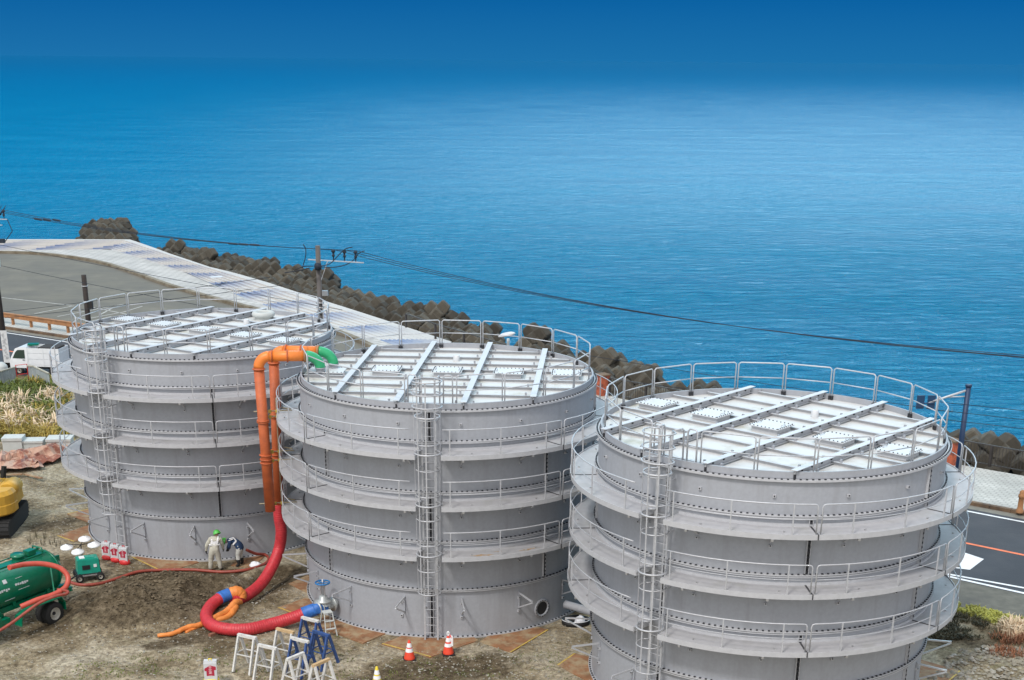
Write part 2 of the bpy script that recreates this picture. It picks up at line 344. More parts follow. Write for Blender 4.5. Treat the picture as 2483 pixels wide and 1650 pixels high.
# shore face down into the sea
for a, b in zip(OUT, OUT[1:]):
    g.add([(a[0], a[1]-.3, -.02), (b[0], b[1]-.3, -.02), (b[0], b[1]+1.5, SEA-1), (a[0], a[1]+1.5, SEA-1)], [(0, 1, 2, 3)])
def ground_mat():
    m = bpy.data.materials.new('dirt'); m.use_nodes = True; t = m.node_tree; n = t.nodes; l = t.links
    b = n['Principled BSDF']; b.inputs['Roughness'].default_value = .95; b.inputs['Specular IOR Level'].default_value = .15
    ge = n.new('ShaderNodeNewGeometry')
    def NZ(s, d=8, r=.65, sc=None, rot=0):
        k = n.new('ShaderNodeTexNoise'); k.inputs['Scale'].default_value = s; k.inputs['Detail'].default_value = d; k.inputs['Roughness'].default_value = r
        if sc:
            mp = n.new('ShaderNodeMapping'); mp.inputs['Scale'].default_value = sc; mp.inputs['Rotation'].default_value = (0, 0, rot); l.new(ge.outputs['Position'], mp.inputs[0]); l.new(mp.outputs[0], k.inputs['Vector'])
        else: l.new(ge.outputs['Position'], k.inputs['Vector'])
        return k.outputs['Fac']
    def RG(f, a, c, *cols):
        r = n.new('ShaderNodeValToRGB'); r.color_ramp.elements[0].position = a; r.color_ramp.elements[0].color = (*cols[0], 1)
        r.color_ramp.elements[1].position = c; r.color_ramp.elements[1].color = (*cols[-1], 1)
        if len(cols) == 3: e = r.color_ramp.elements.new((a+c)/2); e.color = (*cols[1], 1)
        l.new(f, r.inputs[0]); return r.outputs[0]
    def MX(f, a, c, mode='MIX'):
        k = n.new('ShaderNodeMixRGB'); k.blend_type = mode
        if isinstance(f, float): k.inputs[0].default_value = f
        else: l.new(f, k.inputs[0])
        l.new(a, k.inputs[1]); l.new(c, k.inputs[2]); return k.outputs[0]
    base = RG(NZ(.35), .39, .59, (.12, .092, .056), (.26, .215, .145), (.37, .325, .245))
    fine = RG(NZ(5.5, 6, .75), .3, .7, (.34, .31, .27), (.98, .96, .93), (1.75, 1.77, 1.75))
    c = MX(1.0, base, fine, 'MULTIPLY')
    gr = RG(NZ(1.3, 6), .55, .68, (0, 0, 0), (1, 1, 1)); green = RG(NZ(9), .3, .7, (.09, .085, .035), (.2, .19, .1)); k = n.new('ShaderNodeMath'); k.operation = 'MULTIPLY'; k.inputs[1].default_value = .5; l.new(gr, k.inputs[0])
    c = MX(k.outputs[0], c, green)
    # pebbles
    vo = n.new('ShaderNodeTexVoronoi'); vo.inputs['Scale'].default_value = 7; l.new(ge.outputs['Position'], vo.inputs['Vector'])
    pm = RG(vo.outputs['Distance'], .12, .24, (1, 1, 1), (0, 0, 0)); pk = RG(NZ(2.2, 3), .5, .6, (0, 0, 0), (1, 1, 1)); pb = MX(1.0, pm, pk, 'MULTIPLY')
    rgb = n.new('ShaderNodeRGB'); rgb.outputs[0].default_value = (.5, .48, .43, 1)
    c = MX(pb, c, rgb.outputs[0])
    a = n.new('ShaderNodeAttribute'); a.attribute_name = 'damp'
    ad = n.new('ShaderNodeMath'); ad.operation = 'MULTIPLY_ADD'; ad.inputs[1].default_value = .9; ad.inputs[2].default_value = -.45; l.new(NZ(1.2, 8, .7), ad.inputs[0])
    s2 = n.new('ShaderNodeMath'); l.new(ad.outputs[0], s2.inputs[0]); l.new(a.outputs['Fac'], s2.inputs[1])
    dm = RG(s2.outputs[0], .42, .62, (0, 0, 0), (1, 1, 1))
    dark = MX(1.0, RG(NZ(2.6, 8, .7), .35, .65, (.06, .046, .028), (.105, .082, .052), (.165, .132, .09)), fine, 'MULTIPLY')
    c = MX(dm, c, dark)
    l.new(c, b.inputs['Base Color'])
    bp = n.new('ShaderNodeBump'); bp.inputs['Strength'].default_value = .8; bp.inputs['Distance'].default_value = .06
    hs = n.new('ShaderNodeMath'); l.new(NZ(6, 8, .75), hs.inputs[0]); l.new(pm, hs.inputs[1]); l.new(hs.outputs[0], bp.inputs['Height']); l.new(bp.outputs[0], b.inputs['Normal'])
    return m
go = g.build('ground', ground_mat(), kind='structure')
da = go.data.attributes.new('damp', 'FLOAT', 'POINT')
def damp(x, y):
    d = 0
    d = max(d, 1.15-soil(x, y)*.62)
    d = max(d, 1.0-seg((x, y), (-9.2, 52.8), (-10.8, 49.2))*.5)
    d = max(d, .85-seg((x, y), (-4.2, 42.6), (-1.0, 43.9))*.30)
    d = max(d, .8-seg((x, y), (-12.5, 45.5), (-9.5, 46.9))*.55)
    d = max(d, .85-seg((x, y), (-15.5, 52.3), (-11.3, 52.9))*.7)
    d = max(d, .8-seg((x, y), (15.8, 46.9), (18.6, 45.6))*.6)
    d = max(d, .75-seg((x, y), (-19, 60.5), (-21, 58.5))*.4)
    return max(0, d)
for i, p in enumerate(go.data.vertices): da.data[i].value = damp(p.co.x, p.co.y) if p.co.y < 75 else 0
# ---------------------------------------------------------------- road, kerbs, pavement
def quadstrip(name, n0, n1, z, m, u0=-130, u1=70, step=2, label=None, cat=None, kind='structure', crv=None):
    b = MB(); vs = []; k = 0; u = u0
    while u <= u1+1e-6:
        c = crv(u) if crv else 0
        vs += [rd(u, n0+c, z), rd(u, n1+c, z)]; k += 1; u += step
    b.add(vs, [(2*i, 2*i+2, 2*i+3, 2*i+1) for i in range(k-1)])
    return b.build(name, m, label=label, cat=cat, kind=kind)
bend = lambda u: 0 if u > -60 else -((u+60)**2)*.0016*1.0
asph = mat('asphalt', (.040, .042, .050), .85, var=.12, scale=.5, bump=.2, bscale=12, col2=(.060, .060, .066), c2=(.45, .7), c2s=.35)
shoulder = mat('shoulder_tarmac', (.125, .118, .095), .9, var=.22, scale=2.5, bump=.2, bscale=9, col2=(.09, .085, .075), c2=(.5, .7), c2s=.6)
line = mat('road_white', (.74, .74, .74), .7, var=.1, scale=3)
oline = mat('road_orange', (.72, .17, .06), .7, var=.12, scale=3)
quadstrip('road', 53.0, 63.35, .006, asph, crv=bend)
quadstrip('road_shoulder', 49.6, 53.0, .003, shoulder, u0=-50)
quadstrip('gutter', 62.75, 63.35, .010, mat('gutter_stone', (.19, .18, .15), .9, var=.15), crv=bend)
b = MB()
def lineu(b, n0, n1, wd, u0, u1, z=.014, step=2, crv=bend, m=0):
    vs = []; k = 0; t = u0
    cnt = max(1, int((u1-u0)/step))
    for i in range(cnt+1):
        u = u0+(u1-u0)*i/cnt; n = n0+(n1-n0)*i/cnt+crv(u); vs += [rd(u, n-wd/2, z), rd(u, n+wd/2, z)]
    b.add(vs, [(2*i, 2*i+2, 2*i+3, 2*i+1) for i in range(cnt)], m)
lineu(b, 62.35, 62.35, .17, -130, 70)
lineu(b, 53.15, 53.15, .18, -40, 70)
lineu(b, 53.25, 54.8, .16, -19.5, -6)
lineu(b, 57.2, 55.9, .16, -16.2, -4)
b.add([at(x, y, .014) for x, y in ((2338, 1340), (2386, 1356), (2352, 1382), (2300, 1376))], [(0, 1, 2, 3)])
b.build('road_marking', line, kind='structure')
b = MB(); lineu(b, 57.75, 57.75, .20, -130, 70); b.build('centre_marking', oline, kind='structure')
# kerb of the sea-side pavement
b = MB()
for i in range(200):
    u = -130+i
    b.beam(rd(u+.01, 63.5+bend(u), .08), rd(u+.99, 63.5+bend(u+1), .08), .26, .17)
b.build('kerb', M['kerbb'], kind='structure')
def paving(name, a, b_, c, sc, mortar=.03, zig=False, blue=False):
    m = bpy.data.materials.new(name); m.use_nodes = True; t = m.node_tree; n = t.nodes; l = t.links
    bs = n['Principled BSDF']; bs.inputs['Roughness'].default_value = .8
    ge = n.new('ShaderNodeNewGeometry'); mp = n.new('ShaderNodeMapping'); mp.inputs['Rotation'].default_value = (0, 0, radians(37.2)); l.new(ge.outputs['Position'], mp.inputs[0])
    br = n.new('ShaderNodeTexBrick'); br.inputs['Scale'].default_value = sc; br.inputs['Color1'].default_value = (*a, 1); br.inputs['Color2'].default_value = (*b_, 1); br.inputs['Mortar'].default_value = (*c, 1); br.inputs['Mortar Size'].default_value = mortar
    br.inputs['Row Height'].default_value = .35
    l.new(mp.outputs[0], br.inputs['Vector'])
    nz = n.new('ShaderNodeTexNoise'); nz.inputs['Scale'].default_value = .5; nz.inputs['Detail'].default_value = 6; l.new(ge.outputs['Position'], nz.inputs['Vector'])
    r = n.new('ShaderNodeMapRange'); r.inputs[1].default_value = .3; r.inputs[2].default_value = .7; r.inputs[3].default_value = .82; r.inputs[4].default_value = 1.12; l.new(nz.outputs['Fac'], r.inputs[0])
    k = n.new('ShaderNodeMixRGB'); k.blend_type = 'MULTIPLY'; k.inputs[0].default_value = 1; l.new(br.outputs['Color'], k.inputs[1]); l.new(r.outputs[0], k.inputs[2])
    l.new(k.outputs[0], bs.inputs['Base Color']); return m
pave = paving('paving_stone', (.52, .51, .47), (.45, .44, .40), (.34, .33, .30), 1.4, .05)
promm = paving('promenade_stone', (.50, .48, .45), (.44, .425, .40), (.30, .28, .26), .55, .03)
# pavement sheet between the kerb and the sea wall
def sheet_between(name, lineA, lineB, z, m, N_=60, zB=None):
    # both lines as lists of (x,y); resampled by arc length
    def res(L_):
        d = [0]
        for a, b in zip(L_, L_[1:]): d.append(d[-1]+sqrt((a[0]-b[0])**2+(a[1]-b[1])**2))
        o = []
        for i in range(N_+1):
            t = d[-1]*i/N_; j = 0
            while j < len(d)-2 and d[j+1] < t: j += 1
            f = (t-d[j])/max(1e-6, d[j+1]-d[j]); o.append((L_[j][0]+(L_[j+1][0]-L_[j][0])*f, L_[j][1]+(L_[j+1][1]-L_[j][1])*f))
        return o
    A, B = res(lineA), res(lineB); vs = []
    for a, b in zip(A, B): vs += [(*a, z), (*b, z if zB is None else zB)]
    return MB().add(vs, [(2*i, 2*i+2, 2*i+3, 2*i+1) for i in range(N_)]).build(name, m, kind='structure')
nl = lambda us, n: [tuple(rd(u, n+bend(u))[:2]) for u in us]
sheet_between('pavement', nl((-125, -110, -95, -82, -70, -62, -50, -40, -30, -20, 0, 30, 60), 63.63), [tuple(rd(u, n+bend(u)*.9)[:2]) for u, n in ((-125, 66.4), (-110, 66.4), (-95, 66.4), (-82, 66.4), (-70, 66.4), (-62, 66.6), (-52, 70.8))]+[p2(1250, 884, .15), p2(1480, 962, .15)]+[tuple(rd(u, 69.5)[:2]) for u in (-30, 0, 30, 60)], .155, pave, 90)
# car park
KP = [(-120, 152.), p2(0, 612, .1), p2(100, 615, .1), p2(230, 632, .1), p2(320, 660, .1), p2(400, 690, .1), p2(500, 720, .1), p2(577, 740, .1), p2(650, 758, .1), p2(823, 805, .1), p2(895, 838, .1), p2(985, 880, .1)]
lot = mat('car_park_tarmac', (.155, .142, .112), .9, var=.14, scale=.6, bump=.1, bscale=6, col2=(.12, .112, .095), c2=(.42, .66), c2s=.25)
sheet_between('car_park', [tuple(rd(u, 66.6+bend(u)*.9)[:2]) for u in (-120, -95, -80, -70, -62, -56, -50, -46)], KP, .012, lot, 60)
b = MB()
def smooth_line(P, it=2):
    for _ in range(it):
        Q = [P[0]]
        for a, c in zip(P, P[1:]): Q += [(a[0]*.75+c[0]*.25, a[1]*.75+c[1]*.25), (a[0]*.25+c[0]*.75, a[1]*.25+c[1]*.75)]
        P = Q+[P[-1]]
    return P
for a, c in zip(smooth_line(KP), smooth_line(KP)[1:]): b.beam((*a, .14), (*c, .14), .42, .24)
b.build('car_park_kerb', M['kerb'], kind='structure')
b = MB()
for (x0, y0, x1, y1) in ((4, 722, 174, 741), (84, 761, 180, 742), (139, 768, 300, 738), (205, 742, 350, 771), (209, 774, 300, 757), (218, 780, 270, 768), (240, 765, 272, 748), (300, 757, 345, 743)):
    b.beam(at(x0, y0, .022), at(x1, y1, .022), .14, .008)
b.build('parking_marking', mat('worn_line', (.42, .41, .38), .8, var=.2, scale=4), kind='structure')
# promenade (flat strip landward of the sea wall) and the mural wall itself
WI = [(-120, 152.8), p2(0, 607, .16), p2(267, 605, .16), p2(299, 610, .16), p2(436, 656, .16), p2(598, 726, .16), p2(700, 760, .16), p2(840, 797, .16), p2(954, 837, .16), p2(1040, 864, .16)]
sheet_between('promenade', KP, WI, .165, promm, 80)
WO = [(-120, 155.4, .95), (*p2(0, 582, .95), .95), (*p2(306, 582, .95), .95), (*p2(400, 614, .95), .95), (*p2(500, 647, .95), .95), (*p2(643, 687, .95), .95), (*p2(740, 719, .8), .8), (*p2(830, 747, .6), .6), (*p2(920, 776, .4), .4), (*p2(999, 802, .25), .25), (*p2(1092, 832, .18), .18)]
def wall_mat():
    m = bpy.data.materials.new('mural_tiles'); m.use_nodes = True; t = m.node_tree; n = t.nodes; l = t.links
    b = n['Principled BSDF']; b.inputs['Roughness'].default_value = .75
    uv = n.new('ShaderNodeUVMap'); sp = n.new('ShaderNodeSeparateXYZ'); l.new(uv.outputs[0], sp.inputs[0])
    def MT(op, a, c=None, cl=False):
        k = n.new('ShaderNodeMath'); k.operation = op; k.use_clamp = cl
        for i, q in enumerate((a, c)):
            if q is None: continue
            if isinstance(q, (int, float)): k.inputs[i].default_value = q
            else: l.new(q, k.inputs[i])
        return k.outputs[0]
    u, v = sp.outputs[0], sp.outputs[1]
    # stepped tiles: tooth edges along the painted wave
    vq = MT('DIVIDE', MT('FLOOR', MT('MULTIPLY', v, 14)), 14)
    ph = MT('SUBTRACT', MT('DIVIDE', u, 6.2), MT('MULTIPLY', vq, 1.0))
    ph = MT('ADD', ph, MT('MULTIPLY', MT('PINGPONG', MT('MULTIPLY', u, 3.2), 1), .012))
    fr = MT('FRACT', ph)
    k1 = MT('MULTIPLY', MT('SUBTRACT', .66, fr), 1.8, True)               # sharp leading edge, fading tail
    nz = n.new('ShaderNodeTexNoise'); nz.inputs['Scale'].default_value = 2.2; nz.inputs['Detail'].default_value = 6; ge = n.new('ShaderNodeNewGeometry'); l.new(ge.outputs['Position'], nz.inputs['Vector'])
    k1 = MT('MULTIPLY', k1, MT('ADD', MT('MULTIPLY', nz.outputs['Fac'], .9), .45), True)
    k1 = MT('MULTIPLY', k1, MT('MULTIPLY', MT('SUBTRACT', 1.05, v), 1.6, True), True)
    mix = n.new('ShaderNodeMixRGB'); mix.inputs[1].default_value = (.50, .485, .46, 1); mix.inputs[2].default_value = (.15, .20, .33, 1); l.new(k1, mix.inputs[0])
    row = MT('GREATER_THAN', MT('FRACT', MT('MULTIPLY', v, 9)), .86)
    col = MT('GREATER_THAN', MT('FRACT', MT('MULTIPLY', u, 1.1)), .93)
    dots = MT('MULTIPLY', MT('GREATER_THAN', MT('FRACT', MT('MULTIPLY', u, 2.3)), .72), MT('GREATER_THAN', MT('FRACT', MT('MULTIPLY', v, 9)), .6))
    dk = MT('MAXIMUM', MT('MULTIPLY', row, .13), MT('MULTIPLY', MT('MAXIMUM', col, MT('MULTIPLY', dots, MT('GREATER_THAN', nz.outputs['Fac'], .56))), .10))
    m2 = n.new('ShaderNodeMixRGB'); m2.inputs[2].default_value = (.22, .21, .21, 1); l.new(dk, m2.inputs[0]); l.new(mix.outputs[0], m2.inputs[1]); l.new(m2.outputs[0], b.inputs['Base Color'])
    return m
def resample(L_, N_):
    d = [0]
    for a, c in zip(L_, L_[1:]): d.append(d[-1]+sqrt(sum((p-q)**2 for p, q in zip(a, c))))
    o = []
    for i in range(N_+1):
        t = d[-1]*i/N_; j = 0
        while j < len(d)-2 and d[j+1] < t: j += 1
        f = (t-d[j])/max(1e-6, d[j+1]-d[j]); o.append(tuple(p+(q-p)*f for p, q in zip(L_[j], L_[j+1])))
    return o, d[-1]
# paired points keep the wave ramp perpendicular to the wall
WIp = [(-120, 152.8), p2(0, 607, .16), p2(267, 605, .16), p2(360, 631, .16), p2(455, 663, .16), p2(598, 726, .16), p2(690, 757, .16), p2(790, 785, .16), p2(880, 811, .16), p2(954, 837, .16), p2(1060, 866, .16)]
me = bpy.data.meshes.new('sea_wall'); vs = []; uvs = []; fs = []; STEPS = 7; acc = 0; cols = []
for i in range(len(WO)):
    cols.append((Vector((*WIp[i], .17)), Vector(WO[i])))
fine = []
for i in range(len(cols)-1):
    K = 6
    for k in range(K if i < len(cols)-2 else K+1):
        f = k/K; fine.append((cols[i][0].lerp(cols[i+1][0], f), cols[i][1].lerp(cols[i+1][1], f)))
prev = None
for a, c in fine:
    if prev is not None: acc += (a.lerp(c, .5)-prev).length
    prev = a.lerp(c, .5)
    for s in range(STEPS+1):
        f = s/STEPS
        p = a.lerp(c, f); z0 = a.z+(c.z-a.z)*max(0, (s-1))/(STEPS-1) if s else a.z; z1 = a.z+(c.z-a.z)*min(1, s/(STEPS-1))
        vs += [(p.x, p.y, z0), (p.x, p.y, z1)]; uvs += [(acc, f), (acc, f)]
    p = c+(c-a).normalized()*.5; vs += [(p.x, p.y, c.z), (p.x, p.y, c.z-2.5)]; uvs += [(acc, 1.05), (acc, 1.1)]
W_ = 2*(STEPS+1)+2
for i in range(len(fine)-1):
    for j in range(W_-1): fs.append((i*W_+j, (i+1)*W_+j, (i+1)*W_+j+1, i*W_+j+1))
me.from_pydata(vs, [], fs); me.materials.append(wall_mat())
ul = me.uv_layers.new(name='UVMap')
for lp in me.loops: ul.data[lp.index].uv = uvs[lp.vertex_index]
wo = bpy.data.objects.new('sea_wall', me); C.objects.link(wo)
tag(wo, 'long stepped pale sea wall painted with blue wave shapes between car park and wave blocks', 'sea wall')
b = MB()
b.box(at(1030-505, 672, 1.0), (1.1, .8, .04), rz=.5); bo = b.build('loose_panel', M['white'], label='small white panel lying on top of the painted sea wall', cat='panel')
PURL = (-4.95, -3.5, -2.15, -.9, .62, 1.78, 3.0, 4.33)
# ---------------------------------------------------------------- storage tanks
ZJ = [0, 1.842, 3.642, 5.442, 7.242, 8.339]
RS, RF, RD = 5.50, 5.61, 6.40
def pol(r, a, z): a = radians(a); return Vector((r*cos(a), r*sin(a), z))
def make_tank():
    t = thing('storage_tank', (0, 0, 0))
    for i in range(5):                                     # shell rings with their bolted vertical seams
        b = MB(); b.lathe([(RS, ZJ[i]), (RS, ZJ[i+1])], 96)
        base = 270 if i % 2 == 0 else 315
        angs = [base+90*k for k in range(4)]
        if i % 2: angs.append(360)
        for a in angs:
            for sgn in (-1, 1): b.beam(pol(RS+.035, a+sgn*.55, ZJ[i]+.06), pol(RS+.035, a+sgn*.55, ZJ[i+1]-.06), .018, .09, m=1, up=pol(1, a, 0))
            b.beam(pol(RS+.012, a, ZJ[i]+.06), pol(RS+.012, a, ZJ[i+1]-.06), .09, .02, m=2, up=pol(1, a, 0))
            z = ZJ[i]+.14
            while z < ZJ[i+1]-.1: b.box(pol(RS+.05, a, z), (.07, .075, .055), rz=radians(a), m=2); z += .15
        for k in range(16):                                # small welded cleats
            for f in ((.5, .78) if i < 4 else (.55,)):
                a = 258.5+22.5*k; z = ZJ[i]+(ZJ[i+1]-ZJ[i])*f-.12*(i == 0)
                b.box(pol(RS+.03, a, z), (.07, .085, .085), rz=radians(a), m=1); b.box(pol(RS+.07, a, z+.01), (.03, .035, .035), rz=radians(a), m=2)
        b.build('shell_ring', [M['tank'], M['trim'], M['bolt']], t)
    for i in range(6):                                     # bolted flanges
        b = MB(); z = ZJ[i]; h = .045
        lo, hi = (0.0, .07) if i == 0 else (z-h, z+h) if i < 5 else (z-.05, z+.015)
        b.sector(RS-.01, RF, lo, hi, 0, 360, 120, m=0)
        if 0 < i < 5: b.sector(RF-.002, RF+.004, z-.006, z+.006, 0, 360, 120, m=1)
        n = 196
        for k in range(n):
            a = 360*k/n+.3
            b.box(pol(RF-.045, a, hi+.010), (.055, .058, .04), rz=radians(a), m=1)
        b.build('flange', [M['trim'], M['bolt']], t)
    for zd in (3.33, 5.14, 6.95):                          # walkways
        b = MB(); A0, A1 = 274.4, 266.3+360; n = 92
        b.sector(RS+.02, RD, zd-.03, zd+.012, A0, A1, n, m=0)
        b.sector(RD-.012, RD+.01, zd-.115, zd+.045, A0, A1, n, m=1)
        b.sector(RS+.005, RS+.06, zd+.012, zd+.09, A0, A1, n, m=1)
        for a in (A0, A1): b.beam(pol(RS+.03, a, zd-.045), pol(RD, a, zd-.045), .03, .14, m=1)
        for a in [315+45*k for k in range(7)]:
            b.beam(pol(RS+.06, a, zd+.018), pol(RD-.02, a, zd+.018), .05, .012, m=2)
            b.beam(pol(RD+.013, a, zd-.11), pol(RD+.013, a, zd+.06), .03, .02, m=2, up=pol(1, a, 0))
        for k in range(16):
            a = 258.5+22.5*k
            if k == 0: a = 263
            b.beam(pol(RS+.02, a, zd-.06), pol(RD-.05, a, zd-.06), .06, .06, m=1)
            b.beam(pol(RS+.02, a, zd-.5), pol(RD-.25, a, zd-.08), .05, .05, m=1)
            b.box(pol(RD-.02, a, zd-.15), (.09, .07, .07), rz=radians(a), m=3)
            b.box(pol(RD-.28, a+3, zd+.03), (.05, .05, .04), rz=radians(a), m=3)
        wk = b.build('walkway', [M['deck'], M['trim'], M['darkgap'], M['steel']], t)
        r = MB(); ends = [274.8]+[315+45*k for k in range(7)]+[264.6+360]
        for a0, a1 in zip(ends, ends[1:]):                 # rail sections with rounded corners where they meet
            first, last = a0 == 274.8, a1 > 620
            s0, s1 = a0+(0 if first else .6), a1-(0 if last else .6); k = 9
            zt = zd+.93; pts = []
            if not first: pts += [pol(RD-.03, s0, zd+.02), pol(RD-.03, s0, zt-.08), pol(RD-.03, s0+.25, zt-.02)]
            pts += [pol(RD-.03, s0+(.8 if not first else 0)+(s1-s0-(.8 if not first else 0)-(.8 if not last else 0))*i/k, zt) for i in range(k+1)]
            if not last: pts += [pol(RD-.03, s1-.25, zt-.02), pol(RD-.03, s1, zt-.08), pol(RD-.03, s1, zd+.02)]
            r.tube(pts, .021, 6)
            r.tube([pol(RD-.03, s0+(s1-s0)*i/k, zd+.48) for i in range(k+1)], .013, 5)
        for k in range(23):
            a = 277+15.65*k
            r.beam(pol(RD-.012, a, zd-.08), pol(RD-.012, a, zd+.92), .035, .035, up=pol(1, a, 0))
        r.build('railing', M['galv'], wk)
    # roof
    zr = 8.37
    b = MB(); n = 96
    b.add([pol(5.44, 360*i/n, zr) for i in range(n)]+[(0, 0, zr+.02)], [(i, (i+1) % n, n) for i in range(n)], 0)
    b.sector(5.40, 5.46, zr-.02, zr+.19, 0, 360, 96, m=1)
    for y, x0, x1 in ((2.4, -3.2, -1.4), (2.45, 1.5, 3.3), (-2.4, -1.0, 1.0), (-4.5, -.6, .6)):   # water stains
        pass
    rf = b.build('roof', [M['roof'], M['tank']], t)
    for x in (-3.45, -1.15, 1.15, 3.45):
        b = MB(); l = sqrt(5.47**2-x*x)+.07; zb = zr+.05
        b.box((x, 0, zb+.20), (.21, 2*l, .016), m=0); b.box((x, 0, zb+.105), (.02, 2*l-.1, .175), m=1); b.box((x, 0, zb+.012), (.18, 2*l-.3, .014), m=1)
        for s in (-1, 1): b.box((x, s*(l-.1), zb-.03), (.05, .14, .2), m=2)
        y = -l+.4
        while y < l-.3:
            for s in (-1, 1): b.box((x+s*.03, y, zb+.13), (.04, .05, .045), m=2)
            y += .55
        b.build('beam', [M['beam'], M['trim'], M['bolt']], rf)
    for y in PURL:
        b = MB(); l = sqrt(5.38**2-y*y)
        b.box((0, y, zr+.055), (2*l, .055, .10), m=0); b.box((0, y-.045, zr+.105), (2*l, .10, .012), m=0)
        for x in (-3.45, -1.15, 1.15, 3.45):
            for s in (-1, 1):
                if abs(x+s*.3) < l: b.box((x+s*.3, y-.02, zr+.15), (.07, .05, .12), m=1)
        b.build('purlin', [M['trim'], M['tank']], rf)
    for x in (-4.5, -2.3, 0, 2.3, 4.45):
        b = MB(); b.box((x, 0, zr+.10), (.95, .80, .16), m=1); b.box((x, 0, zr+.20), (1.12, .98, .03), m=0)
        for i in range(8):
            for s in (-1, 1): b.box((x-.5+1.0*i/7, s*.46, zr+.225), (.03, .03, .03), m=2); b.box((x+s*.52, -.42+.84*i/7, zr+.225), (.03, .03, .03), m=2)
        for s in (-1, 1):
            b.tube([(x+s*.44, -.12, zr+.21), (x+s*.44, -.12, zr+.27), (x+s*.44, .12, zr+.27), (x+s*.44, .12, zr+.21)], .012, 5, m=1)
        b.build('hatch', [M['white'], M['trim'], M['bolt']], rf)
    MB().lathe([(0, zr+.24), (.10, zr+.24), (.13, zr+.22), (.13, zr)], 20, c=(.05, 2.65, 0)).build('vent', M['white'], rf)
    # guard rail panels round the roof
    for k in range(20):
        a0, a1 = 279.3+18*k+.5, 279.3+18*(k+1)-.5
        if k == 19:
            continue
        b = MB(); z0, zt, R = zr+.02, 9.5, 5.36
        p0, p1 = pol(R, a0, 0), pol(R, a1, 0); d = (p1-p0).normalized()*.05; U0, U1 = Vector((0, 0, z0)), Vector((0, 0, zt)); e = Vector((0, 0, .06))
        b.tube([p0+U0, p0+U1-e, p0+U1+d-e*.2, p0+U1+d*1.6, p1+U1-d*1.6, p1+U1-d-e*.2, p1+U1-e, p1+U0], .022, 6)
        b.tube([p0+Vector((0, 0, 8.98)), p1+Vector((0, 0, 8.98))], .018, 6)
        for p in (p0, p1): b.box(p+Vector((0, 0, zr+.07)), (.07, .07, .14), rz=radians(a0), m=1)
        b.build('guard_rail', [M['galv'], M['bolt']], t)
    for a0, a1 in ((262.0, 265.2), (275.0, 278.3)):
        b = MB(); p0, p1 = pol(5.36, a0, 0), pol(5.36, a1, 0); V = lambda z: Vector((0, 0, z)); d = (p1-p0)*.2
        b.tube([p0+V(zr), p0+V(9.42), p0+d+V(9.5), p1-d+V(9.5), p1+V(9.42), p1+V(zr)], .027, 6); b.tube([p0+V(8.98), p1+V(8.98)], .018, 6)
        b.build('guard_rail', M['galv'], t)
    # ladder and its cage
    b = MB(); y0 = -5.78
    for s in (-1, 1):
        b.beam((s*.23, y0, .03), (s*.23, y0, 9.45), .03, .06)
        for z in (.12, 1.2, 2.9, 4.6, 6.4, 8.0): b.beam((s*.23, y0, z), (s*.23, -5.50, z), .035, .035)
    z = .3
    while z < 8.4: b.tube([(-.23, y0, z), (.23, y0, z)], .014, 5); z += .3
    for s in (-1, 1): b.tube([(s*.34, -5.36, 8.4), (s*.34, -5.36, 9.42), (s*.33, -5.45, 9.5), (s*.30, -5.8, 9.5)], .027, 6)
    ld = b.build('ladder', M['galv'], t)
    b = MB()
    def hoop(z, rad=.40, thick=.022, wide=1.0):
        b.tube([(rad*wide*cos(radians(q)), y0-.32+rad*1.0*sin(radians(q))*1.0, z) for q in range(-205, 26, 11)]+[(.23, y0, z)], thick, 5)
        b.tube([(-.23, y0, z), (-rad*wide*.93, y0-.16, z)], thick, 5)
    for z in (2.0, 2.85, 3.8, 4.7, 5.55, 6.45, 7.35, 8.2): hoop(z)
    for z in (3.42, 5.22, 7.02, 8.28): hoop(z, .43, .032)
    for z in (8.62, 9.05, 9.48): hoop(z, .46, .024, 1.1)
    for q in (-165, -128, -90, -52, -15):
        b.beam((.40*cos(radians(q)), y0-.32+.40*sin(radians(q)), 2.0), (.46*1.05*cos(radians(q)), y0-.32+.45*sin(radians(q)), 9.48), .045, .012, up=(cos(radians(q)), sin(radians(q)), 0))
    b.build('ladder_cage', M['galv'], ld)
    # triangular pipe brackets round the lowest ring
    for k in range(16):
        a = 258.5+22.5*k+(1 if k == 0 else 0)
        b = MB(); tip = pol(RS+.98, a, 1.47)
        b.beam(pol(RS+.03, a, .9), pol(RS+.03, a, 1.55), .06, .05, m=1, up=pol(1, a, 0))
        b.beam(pol(RS+.05, a, 1.5), tip, .05, .05, m=0); b.beam(pol(RS+.05, a, .95), tip-Vector((0, 0, .04)), .045, .045, m=0)
        b.build('pipe_bracket', [M['galv'], M['tank']], t)
    return t
tank_a = make_tank()
hatches = [h for r in tank_a.children if r.name.startswith('roof') for h in r.children if h.name.startswith('hatch')]
left_hatch = min(hatches, key=lambda h: sum(v.co.x for v in h.data.vertices)/len(h.data.vertices))
tank_b = copy_tree(tank_a, skip=(left_hatch,)); tank_c = copy_tree(tank_a)
for o, (x, y, r), lb in zip((tank_a, tank_b, tank_c), TANKS, (
        'farthest grey bolted storage tank, with two workers at its foot and a ring vent',
        'middle grey bolted steel storage tank with the blue handwheel valve and orange pipes',
        'nearest and largest looking grey bolted steel storage tank, at the right, beside the road')):
    o.location = (x, y, 0); o.rotation_euler = (0, 0, r); tag(o, lb, 'storage tank', 'grey bolted steel storage tanks')
bpy.context.view_layer.update()
def child_of(t, nm): return next(c for c in t.children if c.name.split('.')[0] == nm)
rust_s = mat('rust_stain', (.40, .24, .10), .8, var=.3, scale=9, col2=(.40, .40, .40), c2=(.40, .60), c2s=7)
